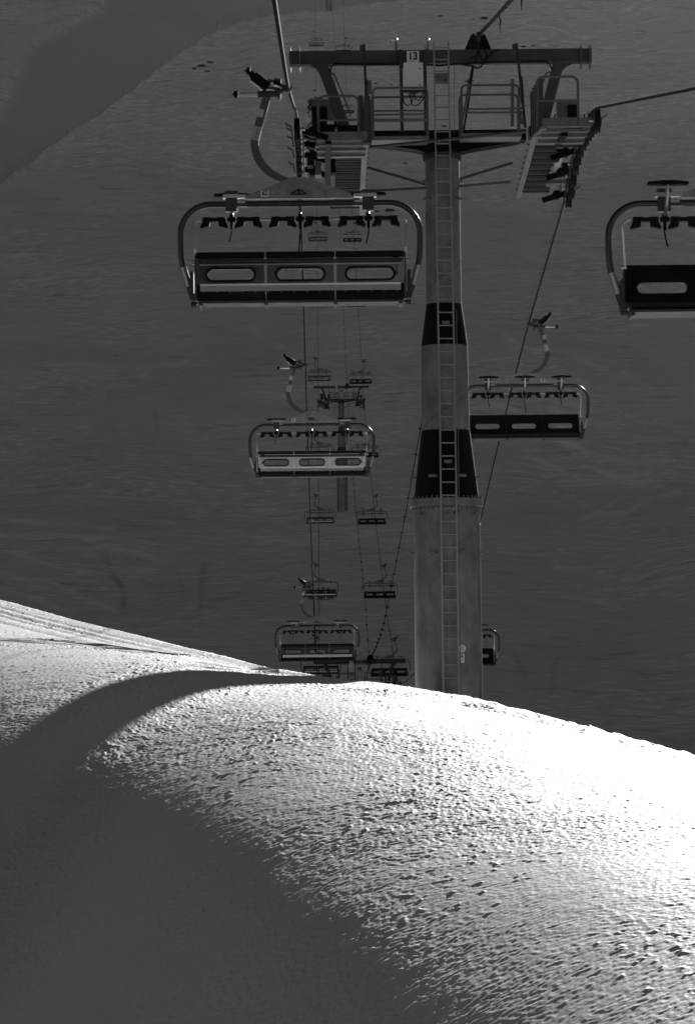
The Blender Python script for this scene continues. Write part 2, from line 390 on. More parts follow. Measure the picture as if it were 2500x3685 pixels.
# ------------------------------------------------------------------ the mountain across the valley
ZG = pchip([90, 150, 200, 223, 255, 292, 334, 374, 394, 416, 461, 502, 549, 594, 629, 668, 715, 752, 775, 800, 900, 1300],
           [-17, -17, -16, -14.2, -10, -2.5, 7, 16.5, 21.0, 27, 44.5, 62, 82, 103, 125.5, 150.0, 172.5, 189, 196, 192, 155, 60])
B1 = [(-300, 870), (0, 655), (240, 480), (440, 345), (620, 205), (780, 100), (940, 58), (1080, 40), (1250, 22), (1700, -40)]
B2 = [(-300, 700), (0, 400), (95, 200), (127, 150), (198, 111), (317, 48), (365, 20), (420, -60)]
TRACKS = [(7, 1, [(-60, 1862), (120, 1878), (300, 1890), (400, 1905)]), (6, 1, [(-40, 1920), (90, 1930), (200, 1925), (330, 1935), (520, 1932)]), (6, .9, [(60, 1992), (200, 1972), (320, 1968), (480, 1985), (580, 2020)]),
          (6, .8, [(-40, 1960), (100, 2005), (240, 2045), (400, 2060), (560, 2052)]), (6, .7, [(0, 2060), (160, 2110), (300, 2150), (420, 2200)]), (7, .6, [(-30, 2110), (120, 2150), (260, 2210)]),
          (7, -.9, [(378, 1985), (405, 2060), (440, 2120), (448, 2190)]), (6, -.7, [(735, 2030), (728, 2110), (722, 2190), (735, 2270)]), (5, -.6, [(640, 2060), (655, 2110), (650, 2190)]), (5, -.5, [(395, 1420), (405, 1500), (415, 1560)]), (5, -.5, [(560, 1480), (570, 1560)]),
          (6, .9, [(1940, 1560), (2050, 1600), (2160, 1640), (2300, 1660), (2420, 1655)]), (6, .9, [(2040, 1610), (2120, 1680), (2230, 1715), (2340, 1700)]), (6, .9, [(1900, 1640), (2040, 1700), (2150, 1740), (2330, 1735)]), (6, .8, [(2060, 1790), (2140, 1840), (2230, 1850), (2330, 1800), (2440, 1770)]), (5, .7, [(2080, 1870), (2160, 1840), (2300, 1740), (2420, 1690)]),
          (6, .7, [(1780, 1350), (1900, 1440), (2020, 1490), (2200, 1530)]), (6, .7, [(1800, 1200), (1920, 1260), (2060, 1290), (2180, 1330)]), (6, .7, [(1760, 1450), (1860, 1480), (1980, 1540)]), (6, .6, [(2000, 2040), (2120, 2060), (2280, 2085), (2460, 2080)]), (6, .6, [(1960, 2130), (2080, 2150), (2220, 2180)]),
          (7, -.6, [(1830, 2330), (1870, 2390), (1890, 2450)]), (7, -.5, [(2010, 2360), (1990, 2420), (1985, 2490)]), (6, .6, [(900, 1180), (960, 1220), (1010, 1250)]), (6, .6, [(1190, 1690), (1090, 1740), (960, 1700), (880, 1690)]), (6, .6, [(920, 1930), (1000, 1945), (1110, 1940)]), (6, .6, [(1250, 1950), (1370, 1910), (1470, 1905)])]
def build_mountain():
    us = np.concatenate([np.linspace(-1.1, -.145, 30)[:-1], np.linspace(-.145, .145, 640), np.linspace(.145, 1.1, 30)[1:]])
    ys = np.concatenate([np.linspace(90, 190, 30)[:-1], np.linspace(190, 780, 1000), np.linspace(780, 1300, 30)[1:]])
    US, Y = np.meshgrid(us, ys); X = US*Y
    Z = ZG(Y + .05*X*(Y > 0))
    fade = np.clip((Y-180)/80, 0, 1)
    Z = Z + fade*(2.2*grad_noise(X/70, Y/80, 51) + .95*grad_noise(X/22, Y/26, 52) + .24*grad_noise(X/7, Y/9, 53) + .05*grad_noise(X/2.6, Y/3.0, 54))
    P = np.stack([X, Y, Z], -1)
    D = P @ FCa; px = CX + (P @ RCa)/D*FPX; py = CY - (P @ UCa)/D*FPX
    b1 = np.array(B1, float); b2 = np.array(B2, float)
    e1 = (np.interp(px, b1[:, 0], b1[:, 1]) - py)*.75*D/FPX*2.2       # metres on the slope inside the lower bank
    x2 = np.interp(py[..., :], b2[::-1, 1], b2[::-1, 0]); e2 = (px - x2)*D/FPX
    wob = .8*grad_noise(X/6, Y/6, 60)
    ins = np.clip((e1+wob)/3.4 + .5, 0, 1)*np.clip((e2+wob)/5.0 + .5, 0, 1)
    ins = ins*ins*(3-2*ins)
    Z2 = Z - ins*1.6
    bank = np.exp(-((e1+wob*1.3+1.0)/1.3)**2)*np.clip(e2/3, 0, 1) + .6*np.exp(-((e2+1.2)/1.6)**2)*np.clip(e1/3, 0, 1)
    Z2 = Z2 + bank*(.35 + .45*grad_noise(X/1.6, Y/2.0, 61))
    P[..., 2] = Z2
    # ski tracks worn into the slope, long and curved
    tr = np.zeros(X.shape)
    for wd, st, pts in TRACKS:
        best = np.full(X.shape, 1e9)
        a_ = np.array(pts, float); fx = pchip(np.arange(len(a_)), a_[:, 0]); fy_ = pchip(np.arange(len(a_)), a_[:, 1]); tt = np.linspace(0, len(a_)-1, 8*len(a_)); qx, qy = fx(tt), fy_(tt)
        msk = (px > qx.min()-40) & (px < qx.max()+40) & (py > qy.min()-40) & (py < qy.max()+40)
        if not msk.any(): continue
        mx, my, b_ = px[msk], py[msk], np.full(int(msk.sum()), 1e9)
        for i in range(len(qx)-1):
            ax, ay, bx, by = qx[i], qy[i], qx[i+1], qy[i+1]; l2 = (bx-ax)**2+(by-ay)**2+1e-9
            t_ = np.clip(((mx-ax)*(bx-ax)+(my-ay)*(by-ay))/l2, 0, 1); b_ = np.minimum(b_, (mx-ax-t_*(bx-ax))**2 + (my-ay-t_*(by-ay))**2)
        tr[msk] += st*np.exp(-b_/(wd*1.5)**2)
    tr = np.clip(tr*(.6 + .8*grad_noise(X/5, Y/7, 63)), -1, 1)
    P[..., 2] += tr*.06
    o = grid_mesh('mountain_slope', P, M_SLOPE, ('groomed', np.clip(ins - bank*.8, 0, 1))); tag(o, kind='structure')
    at_ = o.data.attributes.new('ski_track', 'FLOAT', 'POINT'); at_.data.foreach_set('value', tr.reshape(-1).astype(np.float32))
    return us, ys, P[..., 2]
MXS, MYS, MZ = build_mountain()
def mz(x, y):
    x = x/y
    i = np.clip(np.searchsorted(MXS, x)-1, 0, len(MXS)-2); j = np.clip(np.searchsorted(MYS, y)-1, 0, len(MYS)-2)
    a = (x-MXS[i])/(MXS[i+1]-MXS[i]); b = (y-MYS[j])/(MYS[j+1]-MYS[j])
    return float((MZ[j, i]*(1-a)+MZ[j, i+1]*a)*(1-b) + (MZ[j+1, i]*(1-a)+MZ[j+1, i+1]*a)*b)
def on_mountain(px, py):
    d = W(px, py, 1.0); prev = None
    for k in range(2000):
        D = 200 + k*.3; p = d*D
        if p.y < 195: continue
        if p.z < mz(p.x, p.y): return p
    return d*640
g = MB(); g.add([(-1500, -400, -180), (1500, -400, -180), (-1500, -10, -19), (1500, -10, -19), (1500, 1300, -19), (-1500, 1300, -19)], [(0, 1, 3, 2), (2, 3, 4, 5)])   # unseen part behind the viewer, sloped into its own shade to stop sunlit bounce
tag(g.build('valley_ground', M_SNOW, fix=False), kind='structure')
# ------------------------------------------------------------------ ropes
XL, XR = -0.43, 5.65
def yz(px, py, D): p = W(px, py, D); return (p.y, p.z)
FAR = [yz(1270, 2290, 254), yz(1255, 2032, 292), yz(1243, 1784, 334), yz(1230, 1553, 374)]
FAR2 = [yz(1220, 1293, 416), yz(1210, 1026, 461), yz(1200, 802, 502), yz(1195, 565, 549), yz(1188, 338, 594), yz(1185, 123, 629)]
T14Y, T15Y, T16Y = 223.0, 394.0, 668.0
LPTS = [(-60, -5.5), (0, 3.0), (29.7, 6.72), yz(1045, 310, 42.6), (51, 9.72), (59.6, 11.10), (61.3, 11.30), (62.9, 11.36), (64.6, 11.28), (66.6, 11.02), (74, 9.84), yz(1101, 1301, 82.6), yz(1124, 2104, 123), (170, .15), (T14Y, -1.25)]
def rx(px, py, X): d_ = W(px, py, 1.0); return (X/d_.x*d_.y, X/d_.x*d_.z)
nr_ = [rx(2500-350*k_/4, 318+70*k_/4, XR) for k_ in (0, 1, 2, 3, 3.6, 3.85, 4)]; nr_ = nr_[:4] + nr_[4:]; fe_ = rx(2051, 640, XR)
RPTS = [(-60, -5.5), (0, 2.9), (38.7, nr_[0][1]-.165*(nr_[0][0]-38.7)+.01)] + nr_ + [(nr_[-1][0]+1.7, nr_[-1][1]+.19), (nr_[-1][0]+3.3, nr_[-1][1]+.24), (nr_[-1][0]+4.9, nr_[-1][1]+.13), fe_, ((fe_[0]+80)/2, (fe_[1]+9.33)/2-.03), yz(1909, 1151, 80.4), yz(1655, 2120, 123), (170, .25), (T14Y, -1.25)]
TAIL = FAR + [(T15Y, 35.3)] + FAR2 + [(T16Y, 160.0), (760, 212)]
ZL = pchip([p[0] for p in LPTS + TAIL], [p[1] for p in LPTS + TAIL])
ZR = pchip([p[0] for p in RPTS + TAIL], [p[1] for p in RPTS + TAIL])
for X, Zf, lb in ((XL, ZL, 'thick steel haul rope running up to the grip of chair 62'), (XR, ZR, 'thick steel haul rope of the chairs facing the viewer, right of the tower')):
    ys = np.concatenate([np.linspace(-40, 50, 60)[:-1], np.linspace(50, 75, 60)[:-1], np.linspace(75, 700, 420)])
    t = MB().tube([(X, y, float(Zf(y))) for y in ys], .0265, 8)
    tag(t.build('haul_rope', M_ROPE), lb, 'rope', 'haul ropes of the chairlift')

# ------------------------------------------------------------------ lift tower
TY = 63.0
base_p = RY(1614.5, 2480, TY)
TB = Vector((base_p.x, TY, -2.2))                         # foot of the mast, under the snow
def U(px, py, dy=0.0): return RY(px, py, TY + dy) - TB
PXM = 170.0 / FPX * FPX                                   # about 170 photograph pixels to the metre at the tower
def build_tower(number, label):
    root = empty('lift_tower', TB)
    tag(root, label, 'lift tower', 'lift towers down the slope')
    # --- mast
    def zof(py): return U(1605, py).z
    def rad(w_): return w_ / 340.0 * (TY / 63.0)
    prof = [(2560, 242), (1832, 239), (1800, 239), (1550, 174), (1246, 167), (1096, 127), (572, 124)]
    def tubeseg(a, b, name, m, par, n=48):
        (pa, wa), (pb, wb) = a, b; k = 10
        return MB().tube([(0, 0, zof(pa) + (zof(pb)-zof(pa))*i/k) for i in range(k+1)], [rad(wa + (wb-wa)*i/k) for i in range(k+1)], n).build(name, m, par, angle=50)
    mast = MB().tube([(0, 0, -4.5), (0, 0, zof(2400)), (0, 0, zof(2100)), (0, 0, zof(1826))], [rad(242), rad(242), rad(241), rad(239)], 56).build('mast', M_MAST, root, angle=50)
    tubeseg((1800, 236), (1550, 175), 'black_cone', M_BLACKSTEEL, mast)
    tubeseg((1550, 174), (1246, 167), 'mast_tube', M_MAST, mast)
    tubeseg((1246, 168), (1096, 128), 'black_cone', M_BLACKSTEEL, mast)
    tubeseg((1096, 127), (568, 124), 'mast_tube', M_MAST, mast)
    fl = MB(); z0 = zof(1826); fl.tube([(0, 0, z0-.02), (0, 0, z0+.01), (0, 0, z0+.085), (0, 0, z0+.085), (0, 0, z0+.17), (0, 0, z0+.17)], [.70, .775, .775, .765, .765, .70], 64)
    for k in range(40):
        a = 2*math.pi*k/40; fl.cyl((.735*math.cos(a), .735*math.sin(a), z0-.06), (.735*math.cos(a), .735*math.sin(a), z0+.22), .017, 6)
    fl.build('flange', M_MAST, mast)
    f2 = MB(); zt = zof(560); f2.tube([(0, 0, zt-.06), (0, 0, zt)], [.42, .42], 48)
    for k in range(24):
        a = 2*math.pi*k/24; f2.cyl((.39*math.cos(a), .39*math.sin(a), zt-.11), (.39*math.cos(a), .39*math.sin(a), zt+.05), .015, 6)
    f2.build('flange', M_DARK, mast)
    # spiral weld seams
    sm = MB()
    def seam(pa, ra, pb, rb, a0, turns):
        n = 60; sm.tube([((ra+(rb-ra)*i/n+.004)*math.cos(a0+turns*2*math.pi*i/n), (ra+(rb-ra)*i/n+.004)*math.sin(a0+turns*2*math.pi*i/n), zof(pa)+(zof(pb)-zof(pa))*i/n) for i in range(n+1)], .0045, 5)
    seam(2560, .706, 1832, .703, .4, 2.1); seam(1548, .512, 1250, .491, 3.4, .9); seam(1090, .374, 600, .366, 2.6, 1.8)
    sm.build('weld_seam', M_DARK, mast)
    # small step brackets round the mast
    for py, xs_, w_ in ((1718, (-1, -.45, .45, 1), 222), (1852, (-.8, .3, .85), 240), (1990, (-1, -.45, .42, 1), 241), (652, (-1, 1), 124), (720, (-.85, .85), 124)):
        for sx in xs_:
            r_ = rad(w_); a = math.asin(max(-1, min(1, sx))); c = Vector((r_*sx, -r_*math.cos(a), zof(py)))
            rot = Matrix.Rotation(a, 3, 'Z')
            MB().box(c + rot @ Vector((0, -.02, 0)), (.10 if abs(sx) > .9 else .17, .10, .055), rot).build('bracket', M_GALV, mast)
    # --- access ladder down the front of the mast
    lad = MB()
    def lp(py, side):
        yo = -.52 if py < 600 else (-.56 if py < 1100 else (-.66 if py < 1500 else -.92))
        return yo
    stations = [150, 560, 1100, 1500, 1810, 2560]; ldy = [-.50, -.55, -.62, -.74, -.92, -.92]
    lx = [(1560, 1612), (1567, 1619), (1575, 1630), (1582, 1636.5), (1586, 1641.5), (1596, 1652)]
    fy = pchip(stations, ldy); fl_ = pchip(stations, [a for a, b in lx]); fr_ = pchip(stations, [b for a, b in lx])
    for f_ in (fl_, fr_):
        lad.tube([U(float(f_(py)), py, float(fy(py))) for py in np.linspace(150, 2560, 60)], .019, 8)
    rg = lad; py = 171.0
    while py < 2550:
        rg.cyl(U(float(fl_(py)), py, float(fy(py))), U(float(fr_(py)), py, float(fy(py))), .014, 6); py += 43.2 if py < 520 else 47.0
    lad_o = lad.build('ladder', M_LADDER, root)
    for py in (700, 912, 1160, 1480, 1660, 1855, 2046, 2150):
        a, b = U(float(fl_(py))+14, py, float(fy(py))+.04), U(float(fr_(py))-14, py, float(fy(py))+.04)
        q = MB().bar(a, b, .03, .06); mid = (a+b)/2; q.bar(mid, Vector((mid.x, -.3, mid.z)), .08, .05); q.build('ladder_bracket', M_GALV, lad_o)
    sg = MB(); a, b = U(1564, 263, -.49), U(1612, 300, -.49); sg.box((a+b)/2, (abs(b.x-a.x), .012, abs(a.z-b.z))); s_o = sg.build('ladder_sign', M_GALV, lad_o)
    s_o['label'] = 'grey plate with round black pictograms between the ladder rails'
    # the pictograms are printed on the plate: thin black rings and strokes proud of it, kept in the plate's own sub-part
    ic = MB()
    for cx_, cy_ in ((1571, 276), (1601, 288)):
        c = U(cx_, cy_, -.502); n = 20
        ic.ring([(c.x+.034*math.cos(2*math.pi*k/n), c.z+.034*math.sin(2*math.pi*k/n)) for k in range(n)], [(c.x+.026*math.cos(2*math.pi*k/n), c.z+.026*math.sin(2*math.pi*k/n)) for k in range(n)], c.y, c.y+.003)
        ic.box((c.x, c.y, c.z), (.014, .004, .036)); ic.box((c.x, c.y, c.z-.004), (.036, .004, .012))
    c = U(1585, 275, -.502); ic.ring([(c.x+.03, c.z+.025), (c.x-.03, c.z+.025), (c.x-.03, c.z-.025), (c.x+.03, c.z-.025)], [(c.x+.025, c.z+.02), (c.x-.025, c.z+.02), (c.x-.025, c.z-.02), (c.x+.025, c.z-.02)], c.y, c.y+.003)
    ic.bar(U(1588, 282, -.502), U(1596, 287, -.502), .003, .006); ic.build('pictogram', M_INK, lad_o)
    # round sign and notice on the mast foot
    p = U(1662, 2334, -.69)
    MB().cyl((p.x, p.y-.012, p.z), (p.x, p.y+.02, p.z), .075, 28).build('round_sign', M_LIGHT, mast)
    q = MB()
    for k, wd_ in enumerate((.07, .10, .10, .08)): q.box((p.x, p.y-.0135, p.z+.038-.025*k), (wd_, .003, .009))
    q.build('sign_lettering', M_INK, mast)
    p = U(1662, 2369, -.69)
    MB().box((p.x, p.y, p.z), (.09, .02, .19)).build('notice', M_LIGHT, mast)
    q = MB(); q.cyl((p.x, p.y-.0125, p.z+.065), (p.x, p.y-.009, p.z+.065), .018, 12); q.box((p.x, p.y-.0115, p.z+.033), (.055, .004, .024))
    for k in range(4): q.box((p.x, p.y-.0115, p.z-.01-.017*k), (.062, .003, .004))
    q.build('notice_print', M_INK, mast)
    # --- lifting crossarm
    zt, zb = U(1582, 183).z, U(1582, 231).z; xa, xb = U(1040, 190).x, U(2126, 178).x
    ca = MB(); ca.box(((xa+xb)/2, 0, (zt+zb)/2), (xb-xa, .18, zt-zb-.03))
    ca.box(((xa+xb)/2, 0, zt-.008), (xb-xa, .26, .016)); ca.box(((xa+xb)/2, 0, zb+.008), (xb-xa, .26, .016))
    arm = ca.build('crossarm', M_DARK if False else mat_arm, root)
    for px in (1046, 1079, 2088, 2120):
        x = U(px, 205).x; MB().box((x, -.02, (zt+zb)/2-.03), (.018, .34, zt-zb+.20)).build('end_plate', M_GALV, arm)
    for px in (1200, 1309, 1430, 1700, 1860, 1900):
        x = U(px, 205).x; MB().box((x, 0, (zt+zb)/2), (.014, .255, zt-zb-.05)).build('stiffener', mat_arm, arm)
    cd = MB(); cd.tube([U(1202, 230, -.16), U(1300, 232, -.16), U(1440, 232, -.16)], .022, 8); cd.tube([U(1530, 232, -.16), U(1580, 236, -.2), U(1640, 230, -.2), U(1780, 224, -.16), U(1965, 222, -.16)], .022, 8)
    cd.tube([U(1205, 231, -.16), U(1192, 238, -.16), U(1187, 262, -.16)], .02, 8); cd.tube([U(1963, 222, -.16), U(1976, 230, -.16), U(1986, 252, -.16)], .02, 8)
    cd.build('conduit', M_CABLE, arm)
    for side in (0, 1):                                     # beacons / sensors on top
        a = U(1424 if side == 0 else 1538, 186, -.05); s_ = MB(); s_.cyl(a, a + Vector((0, 0, .20)), .022, 8); s_.bar(a + Vector((-.02, 0, 0)), a + Vector((.07*(1-2*side), 0, .16)), .02, .02)
        s_.build('sensor_post', M_GALV, arm)
        s_ = MB(); s_.ball(a + Vector((.01, 0, .25)), (.04, .04, .06), 6)
        if side == 0: s_.cyl(a + Vector((-.11, 0, .23)), a + Vector((.05, 0, .23)), .012, 6); s_.ball(a + Vector((-.11, 0, .23)), .03, 5)
        s_.build('sensor_head', M_CHROME, arm)
    # --- inclined legs carrying the crossarm
    def leg(top, bot, gus, nm):
        l_ = MB(); a, b = U(*top), U(*bot); l_.bar(a, b, .26, .225, up=(1, 0, 0))
        l_.prism([(U(*g_).x, U(*g_).z) for g_ in gus], -.05, .05)
        return l_.build(nm, mat_arm, root)
    leg((1157, 228), (1243, 470), [(1104, 229), (1112, 236), (1137, 246), (1155, 278), (1178, 322), (1190, 318), (1160, 228)], 'support_leg')
    leg((2010, 219), (1952, 448), [(2062, 220), (2060, 228), (2036, 240), (2016, 262), (2004, 300), (1990, 296), (2005, 219)], 'support_leg')
    for pts in ([(1187, 265), (1196, 264), (1204, 272), (1262, 410), (1256, 420)], [(1984, 261), (1972, 259), (1962, 268), (1934, 345), (1930, 352)]):
        MB().tube([U(p_[0], p_[1], -.2) for p_ in pts], .02, 8).build('grab_rail', M_GALV, root)
    # --- black head beam on the mast
    hb = MB(); za, zb2 = U(1560, 474).z, U(1560, 534).z
    hb.box(((U(1225, 500).x+U(1890, 500).x)/2, .05, za-.11), (U(1890, 500).x-U(1225, 500).x, .5, .22))
    poly = [(U(1250, 500).x, za-.2), (U(1310, 500).x, za-.26), (U(1500, 500).x, za-.42), (U(1520, 500).x, za-.46), (U(1665, 500).x, za-.46), (U(1690, 500).x, za-.42), (U(1860, 500).x, za-.26), (U(1885, 500).x, za-.2)]
    hb.prism(poly, -.18, .28); hb.box((0, .05, za-.33), (.62, .62, .28))
    hb.build('head_beam', M_BLACKSTEEL, root)
    for px in (1251, 1939): MB().box((U(px, 470).x, 0, U(px, 478).z), (.46, .5, .24)).build('leg_foot', M_BLACKSTEEL, root)
    # --- middle platforms with railings
    def hoop(x0, x1, zlo, ztop, y, r=.10):
        pts = [Vector((x0, y, zlo))] + [Vector((x0 + r*(1-math.cos(a)), y, ztop - r*(1-math.sin(a)))) for a in np.linspace(0, math.pi/2, 6)]
        pts += [Vector((x1 - r*(1-math.cos(a)), y, ztop - r*(1-math.sin(a)))) for a in np.linspace(math.pi/2, 0, 6)] + [Vector((x1, y, zlo))]
        return pts
    def platform(p0, p1, py, rails, hoops, toe):
        x0, x1 = U(p0, py).x, U(p1, py).x; z = U((p0+p1)/2, py).z
        pl = MB(); pl.box(((x0+x1)/2, -.62, z), (x1-x0, .62, .04)); pl.box(((x0+x1)/2, -.94, z+.012), (x1-x0, .02, .085)); pl.box(((x0+x1)/2, -.30, z+.012), (x1-x0, .02, .085))
        nt_ = int((x1-x0)/.05)
        for k in range(nt_): pl.box((x0+(k+.5)*(x1-x0)/nt_, -.953, z+.022), (.022, .012, .02))
        po = pl.build('platform', M_GALV, root)
        rl = MB()
        for h0, h1, hy, yy in hoops: rl.tube(hoop(U(h0, hy).x, U(h1, hy).x, z, U((h0+h1)/2, hy).z, yy), .024, 8)
        for ry_ in rails: rl.cyl((U(p0, ry_).x, -.93, U((p0+p1)/2, ry_).z), (U(p1, ry_).x, -.93, U((p0+p1)/2, ry_).z), .021, 8)
        rl.build('railing', M_RAIL, po)
        if toe: MB().box(((x0+x1)/2, -.9, U((p0+p1)/2, toe).z), (x1-x0, .02, .07)).build('toe_board', M_GALV, po)
    platform(1336, 1536, 527, (428, 441), ((1338, 1531, 347, -.93), (1334, 1534, 360, -.34)), 460)
    platform(1650, 1866, 516, (421, 434), ((1652, 1855, 337, -.93), (1649, 1858, 352, -.34)), None)
    # --- side catwalks following the rope
    def catwalk(side):
        if side < 0: xs0, xs1, cpts = U(1206, 560).x, U(1300, 560).x, [(-3.1, 1220, 516), (-.4, 1253, 548), (2.0, 1250, 640), (4.8, 1245, 762)]
        else: xs0, xs1, cpts = U(1925, 492).x, U(2008, 492).x, [(-3.1, 2007, 456), (-.4, 1962, 496), (1.6, 1940, 580), (4.6, 1908, 694)]
        fcz = pchip([q_[0] for q_ in cpts], [U(q_[1], q_[2], q_[0]).z + TB.z for q_ in cpts]); f = lambda d_: float(fcz(d_))
        out = -1 if side < 0 else 1
        if side < 0: sx = xs1 + .06; outer = xs0 - .38
        else: sx = xs0 - .06; outer = xs1 + .42
        zf = lambda d: f(d) - TB.z
        st = MB(); ds = np.linspace(-3.3, 4.9, 24)
        for i in range(len(ds)-1):
            a, b = Vector((sx, ds[i], zf(ds[i])-.03)), Vector((sx, ds[i+1], zf(ds[i+1])-.03)); st.bar(a, b + (b-a)*.02, .115, .05)
        cw = st.build('catwalk', M_GALV, root)
        d = -.2; tread_parts = []
        while d < 4.75:
            far_ = d > 4.2
            x0, x1 = (xs0 - (.12 if far_ else 0), xs1) if side < 0 else (xs0, xs1 + (.12 if far_ else 0))
            z = zf(d); t_ = MB().box(((x0+x1)/2, d-.15, z), (x1-x0, .05, .075))
            for k in range(10): t_.box((x0+(k+.5)*(x1-x0)/10, d-.178, z+.012), (.022, .014, .03))
            t_.cyl((sx-.1, d-.09, z+.0), (sx+.1, d-.09, z+.0), .018, 6)
            tread_parts.append(t_.build('tread', M_TREAD, cw))
            MB().box(((x0+x1)/2, d-.03, z-.02), (x1-x0, .17, .075)).build('tread_underside', M_BLACKSTEEL, cw); d += .50  # black strip makes each tread darker behind and below its front
        # near platform end with hoop railing
        x0, x1 = min(sx, outer), max(sx, outer); zp = zf(-2.6) + (.03 if side < 0 else -.02)
        pl = MB(); pl.box(((x0+x1)/2, -2.0, zp), (x1-x0, 2.2, .035)); pl.box(((x0+x1)/2, -3.1, zp+.06), (x1-x0+.05, .02, .17))
        for k in range(26): pl.box((x0+(k+.5)*(x1-x0)/26, -3.113, zp-.035), (.02, .014, .02))
        for yy in (-2.8, -2.2, -1.5): pl.box(((x0+x1)/2, yy, zp-.06), (x1-x0, .06, .06))
        pl.build('platform', M_GALV, cw)
        if side < 0: h = (U(1144, 346, -3.1).x, U(1289, 346, -3.1).x, U(1216, 346, -3.1).z, U(1216, 432, -3.1).z)
        else: h = (U(1931, 276, -3.1).x, U(2077, 276, -3.1).x, U(2003, 276, -3.1).z, U(2003, 362, -3.1).z)
        rl = MB(); rl.tube(hoop(h[0], h[1], zp, h[2], -3.1, .13), .026, 8); rl.cyl((h[0], -3.1, h[3]), (h[1], -3.1, h[3]), .023, 8)
        rl.build('railing', M_RAIL, cw)
        # inner handrail posts marching away down the walk
        rl = MB(); xr = sx - out*.02; pts = []
        for k, dd in enumerate(np.linspace(-2.9, -.3, 6)):
            zz = zf(dd); rl.box((xr, dd, zz+.48), (.075, .06, 1.05)); pts.append((xr, dd, zz+.95))
        rl.tube(pts, .021, 8); rl.tube([(p_[0], p_[1], p_[2]-.45) for p_ in pts], .018, 8)
        rl.build('railing', M_DARK, cw)
        return cw
    catwalk(-1); catwalk(1)
    # --- sheave trains
    for side in (-1, 1):
        Xr = (XL if side < 0 else XR) - TB.x; zr = (lambda d: float((ZL if side < 0 else ZR)(TY + d)) - TB.z)
        d0, d1 = (-3.5, 3.7) if side < 0 else (-3.1, 4.0)
        ds = np.linspace(d0, d1, 12); tr = MB()
        for i in range(len(ds)-1):
            a, b = Vector((Xr - side*.11, ds[i], zr(ds[i])-.27)), Vector((Xr - side*.11, ds[i+1], zr(ds[i+1])-.27)); tr.bar(a, b, .03, .16)
        for i in range(0, len(ds)-1, 2):
            m_ = (ds[i]+ds[i+1])/2; tr.bar((Xr - side*.12, m_, zr(m_)-.27), (Xr - side*.62, m_, zr(m_)-.42), .10, .12)
            tr.cyl((Xr - side*.30, m_-.12, zr(m_)-.30), (Xr - side*.30, m_+.12, zr(m_)-.30), .10, 12)
        e0, e1 = (d0+.4, d1-.3) if side < 0 else (d0+.4, -.6)
        a, b = Vector((Xr - side*.62, e0, zr(e0)-.46)), Vector((Xr - side*.62, e1, zr(e1)-.46)); tr.bar(a, b, .12, .16)
        tro = tr.build('sheave_train', M_BLACKSTEEL, root)
        for d_ in ds:
            z = zr(d_) - .252
            q = MB(); q.tube([(Xr-.06, d_, z), (Xr-.06, d_, z), (Xr-.045, d_, z), (Xr-.03, d_, z), (Xr+.03, d_, z), (Xr+.045, d_, z), (Xr+.06, d_, z), (Xr+.06, d_, z)], [.05, .245, .25, .225, .225, .25, .245, .05], 24)
            q.build('sheave', M_RUBBER, tro)
            q = MB(); q.cyl((Xr-.075, d_, z), (Xr+.075, d_, z), .06, 10); q.cyl((Xr+side*.075, d_, z), (Xr-side*.16, d_, z), .025, 8); q.build('sheave_hub', M_CHROME, tro)
        for d_ in (ds[:-1] + np.diff(ds)/2)[::2 if side < 0 else 5]:              # hooked rope catchers outside
            z = zr(d_) - .05; xo = Xr + side*.10
            MB().tube([(xo, d_, z-.30), (xo+side*.03, d_, z-.12), (xo+side*.07, d_, z-.11), (xo+side*.12, d_, z-.08), (xo+side*.14, d_, z-.03)], [.018, .022, .028, .022, .01], 6).build('rope_catcher', M_GALV, tro)
        for d_ in (d0-.1, d1+.1): MB().box((Xr-side*.18, d_, zr(d_)-.02), (.06, .1, .16)).build('end_stop', M_ALU, tro)
        if side < 0:
            q = MB(); a = U(1149, 420, .3); q.box(a, (.33, .45, .34)); q.box(U(1150, 470, .4), (.24, .4, .26)); q.build('valve_block', M_BLACKSTEEL, tro)
            q = MB(); a = U(1150, 376, .3); q.cyl(a-Vector((.24, 0, 0)), a+Vector((.24, 0, 0)), .11, 16); q.build('drum', M_GALV, tro)
            q = MB(); q.box(U(1190, 405, .2), (.16, .1, .34)); q.box(U(1195, 372, .2), (.22, .05, .04)); q.build('terminal_box', M_GALV, tro)
            q = MB(); q.box(U(1145, 595, 1.6), (.13, .5, .5)); q.box(U(1143, 500, -1.4), (.1, .3, .35)); q.box(U(1178, 575, 1.0), (.07, .3, .4)); q.build('mounting_plate', M_GALV, tro)
            for c_, sz_ in ((U(1197, 600, 1.2), (.14, .4, .32)), (U(1116, 585, 1.0), (.13, .5, .2)), (U(1125, 520, 0), (.2, .3, .12))): MB().box(c_, sz_).build('damper', M_BLACKSTEEL, tro)
            for c_, sz_ in ((U(1122, 500, .5), (.10, .5, .45)), (U(1180, 470, .2), (.30, .3, .22)), (U(1122, 610, 1.6), (.12, .5, .34)), (U(1196, 545, .8), (.10, .4, .30)), (U(1215, 450, .3), (.16, .3, .14))): MB().box(c_, sz_).build('damper', M_BLACKSTEEL, tro)
            for yy, l_ in ((372, 25), (392, 30), (440, 28), (520, 20), (560, 26)): MB().tube([U(1122, yy, 0), U(1112, yy+8, -.05), U(1106, yy+l_*.6, -.05), U(1114, yy+l_, 0)], .013, 6).build('hose', M_CABLE, tro)
        else:
            q = MB(); a = U(2040, 400, -.9); q.box(a, (.42, .55, .40)); q.build('valve_block', M_GALV, tro)
